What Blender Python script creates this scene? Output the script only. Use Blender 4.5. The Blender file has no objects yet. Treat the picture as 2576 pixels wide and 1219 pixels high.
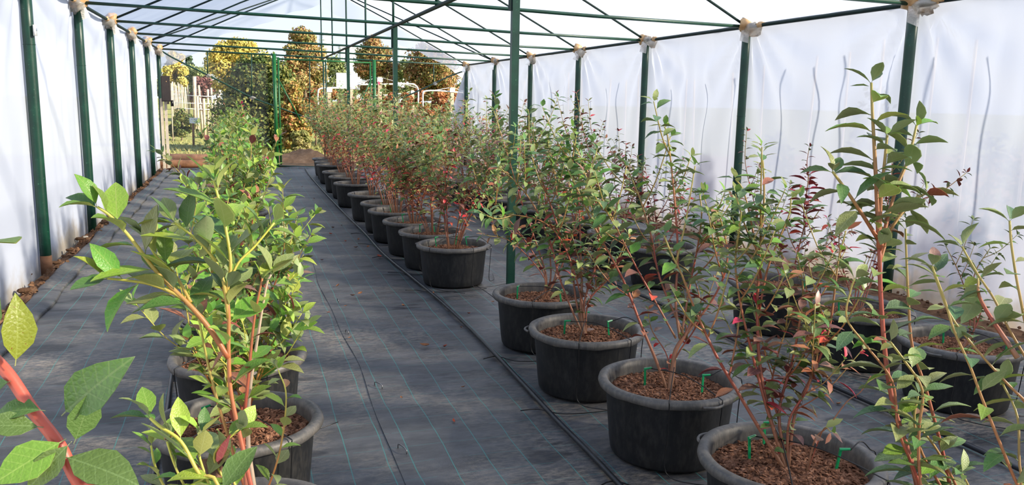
import bpy, math, random
import numpy as np
from mathutils import Vector, Matrix

# ------------------------------------------------------------------ camera
SC = bpy.context.scene
COL = SC.collection
F_PX, YAW, PIT, ROL, CAM_H = 2074.7, .3168, .1696, .0187, 1.5
_fw = np.array([math.sin(YAW), math.cos(YAW), 0]); _rt = np.array([math.cos(YAW), -math.sin(YAW), 0]); _up = np.array([0, 0, 1.])
f2 = _fw*math.cos(PIT) - _up*math.sin(PIT); u2 = _up*math.cos(PIT) + _fw*math.sin(PIT)
r3 = _rt*math.cos(ROL) + u2*math.sin(ROL); u3 = u2*math.cos(ROL) - _rt*math.sin(ROL)
CC = np.array([0, 0, CAM_H])
cam = bpy.data.objects.new('camera', bpy.data.cameras.new('camera')); COL.objects.link(cam)
cam.data.sensor_width = 36; cam.data.lens = F_PX/2576*36; cam.data.clip_end = 900; cam.data.clip_start = .02
cam.matrix_world = Matrix(((r3[0], u3[0], -f2[0], 0), (r3[1], u3[1], -f2[1], 0), (r3[2], u3[2], -f2[2], CAM_H), (0, 0, 0, 1)))
SC.camera = cam
# ------------------------------------------------------------------ light
TO_SUN = Vector((.80, -.45, .43)).normalized()
w = bpy.data.worlds.new('sky'); SC.world = w; w.use_nodes = True
nt = w.node_tree; bg = nt.nodes['Background']
# hazy morning sky: pale near the horizon, bluer overhead, the same all the way round
tc = nt.nodes.new('ShaderNodeTexCoord'); sx = nt.nodes.new('ShaderNodeSeparateXYZ'); nt.links.new(tc.outputs['Generated'], sx.inputs[0])
rp = nt.nodes.new('ShaderNodeValToRGB'); nt.links.new(sx.outputs['Z'], rp.inputs[0])
rp.color_ramp.elements[0].position = 0.0; rp.color_ramp.elements[0].color = (.80, .88, .97, 1)
rp.color_ramp.elements[1].position = 1.0; rp.color_ramp.elements[1].color = (.26, .42, .78, 1)
e_ = rp.color_ramp.elements.new(.35); e_.color = (.58, .72, .95, 1)
nt.links.new(rp.outputs[0], bg.inputs[0]); bg.inputs[1].default_value = .78
sd = bpy.data.lights.new('sun_offscreen', 'SUN'); sd.energy = 11.5; sd.angle = .07; sd.color = (1.0, .89, .72)
sun = bpy.data.objects.new('sun_offscreen', sd); COL.objects.link(sun); sun.rotation_euler = TO_SUN.to_track_quat('Z', 'Y').to_euler()
vs = SC.view_settings; vs.view_transform = 'Standard'; vs.look = 'None'; vs.gamma = 1; vs.use_curve_mapping = False
vs.exposure = .66

# ------------------------------------------------------------------ pixel helpers (2576 x 1219 frame)
def ray(x, y): return r3*(x-1288)/F_PX + u3*(609.5-y)/F_PX + f2
def onz(x, y, z=0): d = ray(x, y); return CC + d*(z-CAM_H)/d[2]
def onY(x, y, Y): d = ray(x, y); return CC + d*Y/d[1]
def onX(x, y, X): d = ray(x, y); return CC + d*X/d[0]
def dep(x, y, t): return CC + ray(x, y)*t
def depth_of(P): return float((np.array(P)-CC) @ f2)
R = random.Random(7)
NR = np.random.RandomState(3)
def U(a, b): return R.uniform(a, b)

# ------------------------------------------------------------------ materials
def lin(c): return tuple(((v/255)/12.92 if v/255 <= .04045 else ((v/255+.055)/1.055)**2.4) for v in c) + (1,)
class NT:
    def __init__(s, name):
        s.m = bpy.data.materials.new(name); s.m.use_nodes = True; s.t = s.m.node_tree; s.b = s.t.nodes['Principled BSDF']; s.out = s.t.nodes['Material Output']
    def n(s, kind, **kw):
        x = s.t.nodes.new('ShaderNode'+kind)
        for k, v in kw.items():
            if k.startswith('i_'): x.inputs[int(k[2:]) if k[2:].isdigit() else k[2:]].default_value = v
            else: setattr(x, k, v)
        return x
    def l(s, a, b): s.t.links.new(a, b)
    def obj(s): return s.n('TexCoord').outputs['Object']
    def gen(s): return s.n('TexCoord').outputs['Generated']
    def noise(s, vec, scale, detail=3, rough=.6):
        x = s.n('TexNoise'); x.inputs['Scale'].default_value = scale; x.inputs['Detail'].default_value = detail; x.inputs['Roughness'].default_value = rough
        if vec is not None: s.l(vec, x.inputs['Vector'])
        return x.outputs['Fac']
    def ramp(s, fac, stops):
        x = s.n('ValToRGB'); e = x.color_ramp.elements
        while len(e) < len(stops): e.new(.5)
        for i, (p, c) in enumerate(stops): e[i].position = p; e[i].color = c
        s.l(fac, x.inputs[0]); return x.outputs[0]
    def math(s, op, a, b=None, c=None):
        x = s.n('Math', operation=op)
        for i, v in enumerate((a, b, c)):
            if v is None: continue
            if isinstance(v, (int, float)): x.inputs[i].default_value = v
            else: s.l(v, x.inputs[i])
        return x.outputs[0]
    def mix(s, f, a, b, mode='MIX'):
        x = s.n('MixRGB', blend_type=mode)
        for i, v in enumerate((f, a, b)):
            if isinstance(v, (int, float)): x.inputs[i].default_value = v
            elif isinstance(v, tuple): x.inputs[i].default_value = v
            else: s.l(v, x.inputs[i])
        return x.outputs[0]
    def bump(s, h, st=.3, dist=.01):
        x = s.n('Bump'); x.inputs['Strength'].default_value = st; x.inputs['Distance'].default_value = dist
        s.l(h, x.inputs['Height']); s.l(x.outputs[0], s.b.inputs['Normal'])
    def col(s, c): s.l(c, s.b.inputs['Base Color'])
M = {}
def simple(name, c1, c2=None, scale=20, rough=.6, bump=0, spec=.5, metal=0, detail=4):
    t = NT(name); t.b.inputs['Roughness'].default_value = rough; t.b.inputs['Specular IOR Level'].default_value = spec; t.b.inputs['Metallic'].default_value = metal
    c1 = lin(c1); c2 = lin(c2) if c2 else c1
    nz = t.noise(t.obj(), scale, detail)
    t.col(t.ramp(nz, [(.35, c1), (.65, c2)]))
    if bump: t.bump(nz, bump, .01)
    M[name] = t.m; return t
def film(name, tint, transp, transl, diff):
    t = NT(name)
    co = t.obj(); sep = t.n('SeparateXYZ'); t.l(co, sep.inputs[0])
    nz = t.noise(co, 2.2, 4, .65)
    h = t.math('ADD', sep.outputs['Z'], t.math('MULTIPLY', nz, -.75))
    mr = t.n('MapRange', interpolation_type='SMOOTHSTEP'); mr.inputs[1].default_value = -.42; mr.inputs[2].default_value = -.10; mr.inputs[3].default_value = 1; mr.inputs[4].default_value = 0
    t.l(h, mr.inputs[0])
    c = t.mix(mr.outputs[0], lin(tint), lin((172, 164, 152)))
    tr = t.n('BsdfTranslucent'); df = t.n('BsdfDiffuse'); tp = t.n('BsdfTransparent'); gl = t.n('BsdfGlossy'); gl.inputs['Roughness'].default_value = .38
    t.l(c, tr.inputs[0]); t.l(c, df.inputs[0])
    m1 = t.n('MixShader'); m1.inputs[0].default_value = transl/(transl+diff); t.l(df.outputs[0], m1.inputs[1]); t.l(tr.outputs[0], m1.inputs[2])
    m3 = t.n('MixShader'); m3.inputs[0].default_value = .05; t.l(m1.outputs[0], m3.inputs[1]); t.l(gl.outputs[0], m3.inputs[2])
    m2 = t.n('MixShader'); m2.inputs[0].default_value = transp; t.l(m3.outputs[0], m2.inputs[1]); t.l(tp.outputs[0], m2.inputs[2])
    t.l(m2.outputs[0], t.out.inputs[0]); M[name] = t.m
film('film_wall', (200, 208, 225), .10, .17, .73)
film('film_roof', (216, 225, 244), .38, .26, .36)
def green_paint():
    t = NT('green_paint'); t.b.inputs['Roughness'].default_value = .38
    co = t.obj(); nz = t.noise(co, 9, 5); nf = t.noise(co, 60, 3)
    c = t.ramp(nz, [(.3, lin((8, 48, 38))), (.7, lin((16, 66, 50)))])
    c = t.mix(t.math('GREATER_THAN', nf, .69), c, lin((60, 112, 84)))
    t.col(c); t.bump(nf, .12, .004); M['green_paint'] = t.m
green_paint()
simple('door_green', (18, 88, 42), (26, 104, 50), 10, .4)
simple('pipe_dark', (6, 30, 30), (10, 42, 38), 10, .6, spec=.3)
simple('tape', (176, 134, 88), (206, 172, 128), 14, .5, .3)
def plastic():
    t = NT('clear_wrap'); c = lin((232, 226, 214))
    t.b.inputs['Base Color'].default_value = c; t.b.inputs['Roughness'].default_value = .25
    t.b.inputs['Transmission Weight'].default_value = .7; t.bump(t.noise(t.obj(), 40, 3), .4, .01); M['clear_wrap'] = t.m
plastic()
def clear_sheet():
    t = NT('clear_sheet'); df = t.n('BsdfDiffuse'); df.inputs[0].default_value = lin((210, 220, 232)); gl = t.n('BsdfGlossy'); gl.inputs[1].default_value = .2
    tp = t.n('BsdfTransparent'); a = t.n('MixShader'); a.inputs[0].default_value = .35; t.l(df.outputs[0], a.inputs[1]); t.l(gl.outputs[0], a.inputs[2])
    b = t.n('MixShader'); b.inputs[0].default_value = .955; t.l(a.outputs[0], b.inputs[1]); t.l(tp.outputs[0], b.inputs[2]); t.l(b.outputs[0], t.out.inputs[0]); M['clear_sheet'] = t.m
clear_sheet()
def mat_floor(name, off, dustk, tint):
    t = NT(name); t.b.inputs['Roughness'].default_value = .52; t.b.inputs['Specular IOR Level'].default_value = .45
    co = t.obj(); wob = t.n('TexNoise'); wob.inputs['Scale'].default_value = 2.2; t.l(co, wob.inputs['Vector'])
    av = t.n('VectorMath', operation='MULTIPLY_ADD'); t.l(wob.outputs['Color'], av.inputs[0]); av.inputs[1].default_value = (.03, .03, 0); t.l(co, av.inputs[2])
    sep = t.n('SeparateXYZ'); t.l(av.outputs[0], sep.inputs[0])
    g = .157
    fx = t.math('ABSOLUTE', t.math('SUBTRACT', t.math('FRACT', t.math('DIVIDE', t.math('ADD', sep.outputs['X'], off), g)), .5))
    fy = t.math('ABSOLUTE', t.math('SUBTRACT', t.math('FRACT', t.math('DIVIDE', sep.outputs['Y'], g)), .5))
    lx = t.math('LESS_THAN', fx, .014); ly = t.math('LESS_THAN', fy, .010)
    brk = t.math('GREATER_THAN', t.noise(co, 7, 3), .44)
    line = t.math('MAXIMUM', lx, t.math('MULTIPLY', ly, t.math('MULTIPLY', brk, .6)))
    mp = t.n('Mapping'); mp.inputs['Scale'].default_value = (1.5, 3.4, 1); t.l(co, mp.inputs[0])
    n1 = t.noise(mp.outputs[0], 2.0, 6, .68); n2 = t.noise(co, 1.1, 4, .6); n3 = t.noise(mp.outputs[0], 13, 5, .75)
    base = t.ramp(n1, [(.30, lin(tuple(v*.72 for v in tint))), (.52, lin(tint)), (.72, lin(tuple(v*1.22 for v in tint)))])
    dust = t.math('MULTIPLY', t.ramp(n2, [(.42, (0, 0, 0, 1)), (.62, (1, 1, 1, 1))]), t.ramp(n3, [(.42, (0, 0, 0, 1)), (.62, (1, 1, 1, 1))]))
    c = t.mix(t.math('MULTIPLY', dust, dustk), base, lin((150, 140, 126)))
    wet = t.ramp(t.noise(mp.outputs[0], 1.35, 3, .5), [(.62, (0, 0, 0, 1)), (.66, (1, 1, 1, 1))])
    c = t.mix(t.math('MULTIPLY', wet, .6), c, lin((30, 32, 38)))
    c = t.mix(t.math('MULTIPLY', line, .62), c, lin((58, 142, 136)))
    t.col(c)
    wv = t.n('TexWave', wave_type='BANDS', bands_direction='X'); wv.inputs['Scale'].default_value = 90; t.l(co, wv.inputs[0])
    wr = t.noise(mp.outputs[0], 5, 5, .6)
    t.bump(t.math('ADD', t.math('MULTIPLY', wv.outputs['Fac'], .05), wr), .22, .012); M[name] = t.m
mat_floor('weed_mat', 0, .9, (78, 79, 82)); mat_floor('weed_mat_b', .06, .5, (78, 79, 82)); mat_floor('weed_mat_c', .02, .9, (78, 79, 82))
def soil(name, a, b, c):
    t = NT(name); t.b.inputs['Roughness'].default_value = .95; t.b.inputs['Specular IOR Level'].default_value = .1
    co = t.obj(); n1 = t.noise(co, 6, 8, .7); n2 = t.noise(co, .5, 4)
    x = t.ramp(n1, [(.3, lin(a)), (.55, lin(b)), (.75, lin(c))]); t.col(t.mix(t.math('MULTIPLY', n2, .35), x, lin(b))); t.bump(n1, .8, .05); M[name] = t.m
soil('earth', (74, 54, 42), (122, 92, 70), (160, 128, 98))
soil('dirt', (110, 84, 64), (150, 118, 90), (182, 150, 118))
def grassmat():
    t = NT('meadow'); t.b.inputs['Roughness'].default_value = .9; t.b.inputs['Specular IOR Level'].default_value = .1
    co = t.obj(); sep = t.n('SeparateXYZ'); t.l(co, sep.inputs[0]); n1 = t.noise(co, .35, 6, .7); n2 = t.noise(co, 9, 6, .7)
    g = t.ramp(n2, [(.3, lin((92, 104, 52))), (.5, lin((128, 132, 72))), (.7, lin((172, 156, 108)))])
    d = t.ramp(n2, [(.3, lin((104, 80, 58))), (.7, lin((160, 128, 96)))])
    y = t.math('ADD', sep.outputs['Y'], t.math('MULTIPLY', n1, 6.0))
    mr = t.n('MapRange', interpolation_type='SMOOTHSTEP'); mr.inputs[1].default_value = 24.6; mr.inputs[2].default_value = 26.4; t.l(y, mr.inputs[0])
    t.col(t.mix(mr.outputs[0], d, g)); t.bump(n2, .7, .05); M['meadow'] = t.m
grassmat()
def potmat(name, a, b, dustc, dustamt):
    t = NT(name); t.b.inputs['Roughness'].default_value = .5; co = t.obj(); mp = t.n('Mapping'); mp.inputs['Scale'].default_value = (1, 1, .35); t.l(co, mp.inputs[0])
    oi = t.n('ObjectInfo'); av = t.n('VectorMath', operation='ADD'); t.l(mp.outputs[0], av.inputs[0]); t.l(oi.outputs['Location'], av.inputs[1])
    n1 = t.noise(av.outputs[0], 5, 6, .7); n2 = t.noise(av.outputs[0], 40, 4, .7)
    c = t.ramp(n1, [(.35, lin(a)), (.7, lin(b))]); d = t.math('MULTIPLY', t.ramp(n2, [(.45, (0, 0, 0, 1)), (.7, (1, 1, 1, 1))]), dustamt)
    t.col(t.mix(d, c, lin(dustc))); t.bump(n2, .1, .002); M[name] = t.m
potmat('pot_black', (17, 18, 20), (31, 32, 35), (88, 84, 78), .2)
potmat('pot_rim', (68, 67, 66), (98, 95, 92), (132, 124, 114), .45)
def barkmat(name, cs):
    t = NT(name); t.b.inputs['Roughness'].default_value = .9; t.b.inputs['Specular IOR Level'].default_value = .15
    co = t.obj(); n = t.noise(co, 38, 3, .6); t.col(t.ramp(n, [(.28, lin(cs[0])), (.45, lin(cs[1])), (.6, lin(cs[2])), (.78, lin(cs[3]))])); M[name] = t.m
barkmat('bark', [(66, 46, 36), (116, 80, 60), (150, 108, 84), (192, 152, 124)])
simple('stake_green', (10, 140, 82), (22, 160, 96), 20, .35)
simple('black_tube', (14, 14, 16), (24, 24, 26), 20, .4)
simple('hose_black', (22, 24, 28), (40, 42, 48), 12, .38)
simple('steel_pin', (140, 140, 142), None, 10, .35, metal=.8)
simple('white_box', (226, 226, 222), None, 10, .4)
simple('white_pipe', (226, 228, 230), (210, 212, 214), 4, .4)
simple('sign_white', (238, 240, 242), None, 4, .5)
simple('dark_box', (44, 38, 38), (56, 48, 46), 10, .6)
simple('wood_pale', (150, 132, 112), (184, 168, 146), 7, .8, .3)
simple('wood_light', (186, 172, 152), (212, 200, 180), 7, .8, .3)
simple('wood_brown', (108, 74, 52), (146, 106, 78), 7, .85, .3)
simple('bark_trunk', (70, 56, 44), (104, 86, 68), 9, .95, .5)
simple('silo', (214, 220, 228), (226, 230, 236), 1, .6)
simple('building', (226, 230, 234), (236, 238, 240), 1, .7)
simple('window_dark', (120, 134, 150), None, 1, .3)
simple('dead_leaf', (128, 78, 46), (168, 112, 70), 30, .8)
simple('dead_red', (140, 52, 34), (176, 84, 52), 30, .8)
simple('stone', (150, 140, 126), (190, 182, 168), 30, .9)
simple('wire', (196, 196, 194), None, 5, .4)
def leafmat(name, top, vein, transl=.3, rough=.42, spots=0, var=.25, bs=.16):
    t = NT(name); b = t.b; b.inputs['Roughness'].default_value = rough; b.inputs['Specular IOR Level'].default_value = .55
    co = t.obj(); sep = t.n('SeparateXYZ'); t.l(co, sep.inputs[0]); ax = t.math('ABSOLUTE', sep.outputs['X'])
    mid = t.math('LESS_THAN', ax, .011)
    sv = t.math('FRACT', t.math('MULTIPLY', t.math('SUBTRACT', sep.outputs['Y'], t.math('MULTIPLY', ax, .85)), 6.5))
    side = t.math('MULTIPLY', t.math('LESS_THAN', t.math('ABSOLUTE', t.math('SUBTRACT', sv, .5)), .055), .7)
    v = t.math('MAXIMUM', mid, side)
    oi = t.n('ObjectInfo'); nz = t.noise(co, 5, 4, .6)
    hsv = t.n('HueSaturation'); hsv.inputs['Color'].default_value = lin(top)
    t.l(t.math('MULTIPLY_ADD', oi.outputs['Random'], .05, .475), hsv.inputs['Hue'])
    t.l(t.math('MULTIPLY_ADD', t.math('ADD', t.math('MULTIPLY', oi.outputs['Random'], .6), t.math('MULTIPLY', nz, .6)), var*2, 1-var*1.1), hsv.inputs['Value'])
    c = t.mix(t.math('MULTIPLY', v, .55), hsv.outputs[0], lin(vein))
    if spots: c = t.mix(t.math('GREATER_THAN', t.noise(co, 13, 2, .5), .70), c, lin((140, 44, 30)))
    t.col(c); cell = t.n('TexVoronoi', feature='DISTANCE_TO_EDGE'); cell.inputs['Scale'].default_value = 15; t.l(co, cell.inputs['Vector'])
    t.bump(t.math('SUBTRACT', t.math('MULTIPLY', cell.outputs['Distance'], .8), v), bs, .02)
    tr = t.n('BsdfTranslucent'); t.l(c, tr.inputs[0]); mx = t.n('MixShader'); mx.inputs[0].default_value = transl
    t.l(b.outputs[0], mx.inputs[1]); t.l(tr.outputs[0], mx.inputs[2]); t.l(mx.outputs[0], t.out.inputs[0]); M[name] = t.m
LEAFC = {'green': ((96, 130, 66), (130, 156, 96)), 'olive': ((147, 159, 96), (186, 191, 133)), 'dark': ((89, 121, 80), (128, 156, 112)),
         'lite': ((164, 188, 72), (196, 208, 116)), 'fresh': ((120, 162, 62), (160, 188, 96)), 'red': ((219, 66, 75), (236, 112, 108)),
         'purple': ((142, 103, 91), (182, 142, 121)), 'rust': ((180, 119, 87), (212, 156, 117)), 'yellow': ((233, 221, 105), (236, 236, 156)), 'spot': ((150, 172, 58), (178, 192, 92))}
for k, (a, b) in LEAFC.items(): leafmat('leaf_'+k, a, b, spots=(k == 'spot'))
leafmat('under_pale', (186, 194, 116), (206, 208, 146), .3, .6, var=.12, bs=.06)
leafmat('under_grey', (146, 158, 114), (164, 174, 132), .3, .6, var=.15, bs=.06)
leafmat('under_red', (150, 84, 76), (176, 120, 104), .3, .6, var=.15, bs=.06)
LS = 1.0
UNDER = {k: 'under_grey' for k in LEAFC}; UNDER.update(lite='under_pale', fresh='under_pale', spot='under_pale', yellow='under_pale', red='under_red', purple='under_red', rust='under_red')
def stemmat(name, young, old, k=(.42, .8)):
    t = NT(name); t.b.inputs['Roughness'].default_value = .45; at = t.n('Attribute', attribute_name='age'); nz = t.noise(t.obj(), 60, 3)
    c = t.ramp(at.outputs['Fac'], [(0, lin(young)), (k[0], lin(tuple((a+b)/2 for a, b in zip(young, old)))), (k[1], lin(old)), (1, lin((140, 104, 78)))])
    t.col(t.mix(t.math('MULTIPLY', nz, .18), c, lin((196, 140, 100)))); t.bump(nz, .25, .002); M[name] = t.m
stemmat('stem_red', (162, 156, 80), (150, 58, 46), (.22, .5)); stemmat('stem_yellow', (196, 202, 84), (168, 70, 54)); stemmat('stem_fg', (196, 84, 66), (196, 84, 66)); stemmat('stem_pale', (214, 196, 170), (200, 176, 150))
def foliage(name, cols, transl=.3):
    t = NT(name); t.b.inputs['Roughness'].default_value = .6; t.b.inputs['Specular IOR Level'].default_value = .25
    at = t.n('Attribute', attribute_name='tone'); n = len(cols)
    c = t.ramp(at.outputs['Fac'], [(i/(n-1), lin(x)) for i, x in enumerate(cols)]); t.col(c)
    tr = t.n('BsdfTranslucent'); t.l(c, tr.inputs[0]); mx = t.n('MixShader'); mx.inputs[0].default_value = transl
    t.l(t.b.outputs[0], mx.inputs[1]); t.l(tr.outputs[0], mx.inputs[2]); t.l(mx.outputs[0], t.out.inputs[0]); M[name] = t.m
foliage('fol_yellow', [(146, 146, 70), (190, 168, 82), (204, 178, 98), (158, 158, 82)])
foliage('fol_bush', [(44, 62, 32), (66, 84, 40), (84, 100, 46), (124, 120, 58), (60, 76, 38)])
foliage('fol_maple', [(110, 120, 70), (146, 132, 84), (178, 124, 86), (130, 134, 80), (158, 136, 90)])
foliage('fol_autumn', [(112, 120, 68), (146, 126, 80), (168, 116, 80), (124, 128, 76)])
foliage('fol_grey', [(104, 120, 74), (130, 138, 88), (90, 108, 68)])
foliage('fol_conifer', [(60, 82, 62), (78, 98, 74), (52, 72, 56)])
foliage('fol_mix', [(84, 104, 48), (140, 130, 64), (180, 130, 80), (120, 126, 58), (156, 104, 70)])
foliage('fol_vine', [(120, 82, 54), (156, 92, 62), (176, 120, 74), (110, 104, 56), (140, 70, 52)])
foliage('fol_purple', [(108, 72, 72), (124, 86, 82), (98, 76, 68)])
foliage('grass', [(104, 112, 60), (132, 132, 76), (160, 148, 104)])

# ------------------------------------------------------------------ mesh helpers
class MB:
    def __init__(s): s.v = []; s.f = []; s.mi = []; s.att = []
    def add(s, vs, fs, mi=0, att=0.):
        o = len(s.v); s.v += [tuple(map(float, v)) for v in vs]; s.f += [tuple(i+o for i in f) for f in fs]; s.mi += [mi]*len(fs)
        s.att += ([att]*len(vs) if not hasattr(att, '__len__') else list(att)); return s
    def box(s, c, size, rot=None, mi=0, att=0., taper=1.):
        x, y, z = [d/2 for d in size]; vs = [Vector((sx*x*(taper if sz > 0 else 1), sy*y*(taper if sz > 0 else 1), sz*z)) for sz in (-1, 1) for sy in (-1, 1) for sx in (-1, 1)]
        if rot is not None: vs = [rot @ v for v in vs]
        c = Vector(c); return s.add([v+c for v in vs], [(0, 2, 3, 1), (4, 5, 7, 6), (0, 1, 5, 4), (2, 6, 7, 3), (0, 4, 6, 2), (1, 3, 7, 5)], mi, att)
    def tube(s, pts, rad, n=8, mi=0, att=None, caps=True):
        P = [Vector(p) for p in pts]; m = len(P); rad = [rad]*m if not hasattr(rad, '__len__') else rad
        vs = []; at = []; side = None
        for i in range(m):
            t = (P[min(i+1, m-1)] - P[max(i-1, 0)])
            t = t.normalized() if t.length > 1e-9 else Vector((0, 0, 1))
            if side is None: side = t.cross(Vector((0, 0, 1)) if abs(t.z) < .9 else Vector((1, 0, 0))).normalized()
            side = (side - t*side.dot(t)).normalized(); b = t.cross(side)
            for k in range(n):
                a = 2*math.pi*k/n; vs.append(P[i] + (side*math.cos(a) + b*math.sin(a))*rad[i]); at.append(att[i] if att is not None else 0.)
        fs = [(i*n+k, i*n+(k+1) % n, (i+1)*n+(k+1) % n, (i+1)*n+k) for i in range(m-1) for k in range(n)]
        if caps: fs += [tuple(range(n))[::-1], tuple((m-1)*n+k for k in range(n))]
        return s.add(vs, fs, mi, at)
    def lathe(s, prof, n=40, mi=0, c=(0, 0, 0)):
        vs = []
        for r, z in prof: vs += [(c[0]+r*math.cos(2*math.pi*k/n), c[1]+r*math.sin(2*math.pi*k/n), c[2]+z) for k in range(n)]
        return s.add(vs, [(i*n+k, i*n+(k+1) % n, (i+1)*n+(k+1) % n, (i+1)*n+k) for i in range(len(prof)-1) for k in range(n)], mi)
    def mesh(s, name, mats, smooth=True, attname=None):
        me = bpy.data.meshes.new(name); me.from_pydata(s.v, [], s.f)
        for m in (mats if isinstance(mats, (list, tuple)) else [mats]): me.materials.append(M[m])
        me.polygons.foreach_set('material_index', s.mi)
        if smooth: me.polygons.foreach_set('use_smooth', [True]*len(s.f))
        if attname:
            a = me.attributes.new(attname, 'FLOAT', 'POINT'); a.data.foreach_set('value', s.att)
        me.update(); return me
    def build(s, name, mats, parent=None, smooth=True, attname=None, loc=None):
        return link(name, s.mesh(name, mats, smooth, attname), parent, loc)
def link(name, me, parent=None, loc=None):
    o = bpy.data.objects.new(name, me); COL.objects.link(o)
    if parent is not None: o.parent = parent
    if loc is not None: o.location = loc
    return o
def tag(o, label, cat, group=None, kind=None):
    o['label'] = label; o['category'] = cat
    if group: o['group'] = group
    if kind: o['kind'] = kind
    return o
def thing(name, loc, label, cat, group=None): return tag(link(name, None, None, loc), label, cat, group)
def structure(o): o['kind'] = 'structure'; return o
def stuff(o): o['kind'] = 'stuff'; return o
ORD = ['zeroth', 'first', 'second', 'third', 'fourth', 'fifth', 'sixth', 'seventh', 'eighth', 'ninth', 'tenth', 'eleventh', 'twelfth', 'thirteenth', 'fourteenth', 'fifteenth', 'sixteenth', 'seventeenth', 'eighteenth', 'nineteenth', 'twentieth', 'twenty-first', 'twenty-second', 'twenty-third']
def catmull(P, per=6):
    P = [np.array(p, float) for p in P]
    if len(P) == 2: return [P[0] + (P[1]-P[0])*k/per for k in range(per+1)]
    out = []; Q = [2*P[0]-P[1]] + P + [2*P[-1]-P[-2]]
    for i in range(1, len(Q)-2):
        a, b, c, d = Q[i-1:i+3]
        for k in range(per):
            t = k/per; out.append(.5*((2*b) + (-a+c)*t + (2*a-5*b+4*c-d)*t*t + (-a+3*b-3*c+d)*t**3))
    out.append(P[-1]); return out

# ------------------------------------------------------------------ the house
XL, XR, XC, EL, ER, RIDGE = -1.592, 5.023, 1.733, 2.436, 2.304, 3.94
FY = {k: 5.366+2.268*k for k in range(-3, 7)}
Y0, YE = FY[-3]-.15, FY[6]
# ground outside and mats
g = MB(); N = 60
ys = [-25+i*1.2 for i in range(40)] + [25+i*6 for i in range(60)]; xs = [-120+i*8 for i in range(12)] + [-20+i*2 for i in range(26)] + [34+i*10 for i in range(22)]
vs = [(x, y, -.035) for y in ys for x in xs]; nx = len(xs)
g.add(vs, [(j*nx+i, j*nx+i+1, (j+1)*nx+i+1, (j+1)*nx+i) for j in range(len(ys)-1) for i in range(nx-1)])
structure(g.build('ground', 'meadow'))
fl = structure(MB().box((1.7, 8.2, -.022), (6.5, 20.2, .02)).build('floor', 'earth'))
def sheet(x0, x1, y0, y1, z, mat, edge_wob=.012, left_lift=0):
    m = MB(); nx_, ny = max(6, int((x1-x0)/.16)), int((y1-y0)/.16)
    vs = []
    for j in range(ny+1):
        y = y0+(y1-y0)*j/ny
        for i in range(nx_+1):
            u = i/nx_; x = x0+(x1-x0)*u
            if i == 0: x += edge_wob*(math.sin(y*1.7)+.6*math.sin(y*4.3+1))
            h = .0025*(math.sin(x*5.3+y*1.1)+math.sin(y*6.1-x*2.2)+math.sin(x*13+y*9)*.5)
            vs.append((x, y, z+h+(left_lift if i == 0 else 0)))
    m.add(vs, [(j*(nx_+1)+i, j*(nx_+1)+i+1, (j+1)*(nx_+1)+i+1, (j+1)*(nx_+1)+i) for j in range(ny) for i in range(nx_)])
    return m.build('mat_sheet', mat, fl)
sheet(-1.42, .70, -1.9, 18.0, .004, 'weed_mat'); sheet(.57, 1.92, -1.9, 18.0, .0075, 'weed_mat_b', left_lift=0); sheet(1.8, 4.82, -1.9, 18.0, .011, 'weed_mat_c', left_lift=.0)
# folded mat edge along the shaded wall and along the far end
m = MB(); pts = []
prof = [(-1.525, .005), (-1.505, .035), (-1.48, .042), (-1.43, .034), (-1.385, .030), (-1.345, .028), (-1.335, .016), (-1.34, .002)]
n = 130
vs = []
for j in range(n+1):
    y = -1.8+19.7*j/n; wob = .012*math.sin(y*2.3)+.008*math.sin(y*7)
    vs += [(x+wob, y, z*(1+.2*math.sin(y*3.1+x*40))) for x, z in prof]
k = len(prof); m.add(vs, [(j*k+i, j*k+i+1, (j+1)*k+i+1, (j+1)*k+i) for j in range(n) for i in range(k-1)])
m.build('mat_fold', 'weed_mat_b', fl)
m = MB(); vs = []
for j in range(81):
    x = -1.4+6.2*j/80; vs += [(x, 17.95+.02*math.sin(x*3), .006), (x, 18.0+.02*math.sin(x*3), .045+.01*math.sin(x*7)), (x, 18.10, .03), (x, 18.2, -.02)]
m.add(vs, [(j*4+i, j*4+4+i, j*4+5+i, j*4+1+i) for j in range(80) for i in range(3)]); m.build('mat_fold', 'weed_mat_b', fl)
# bare earth strips along both walls
def earth_strip(x0, x1, label):
    m = MB(); ny, nx_ = 240, 7; vs = []
    for j in range(ny+1):
        for i in range(nx_+1):
            x = x0+(x1-x0)*i/nx_; y = -1.8+20.4*j/ny
            vs.append((x+U(-.008, .008), y+U(-.02, .02), .008+.03*math.sin(math.pi*i/nx_)*(.6+.4*math.sin(y*3.3))+U(-.008, .014)))
    m.add(vs, [(j*(nx_+1)+i, j*(nx_+1)+i+1, (j+1)*(nx_+1)+i+1, (j+1)*(nx_+1)+i) for j in range(ny) for i in range(nx_)])
    for q in range(420):
        y = U(-1, 18.5); s = U(.008, .03); x = U(x0+.02, x1-.02)
        m.box((x, y, .045), (s, s*U(.8, 1.8), s*.7), Matrix.Rotation(U(0, 6), 3, 'Z') @ Matrix.Rotation(U(-.6, .6), 3, 'X'), 0, 0, .6)
    return stuff(tag(m.build('earth_strip', 'earth', smooth=False), label, 'soil'))
earth_strip(-1.60, -1.47, 'crumbly brown earth strip at the foot of the shaded film wall')
earth_strip(4.78, 5.03, 'dark earth strip at the foot of the sunlit film wall')
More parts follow.
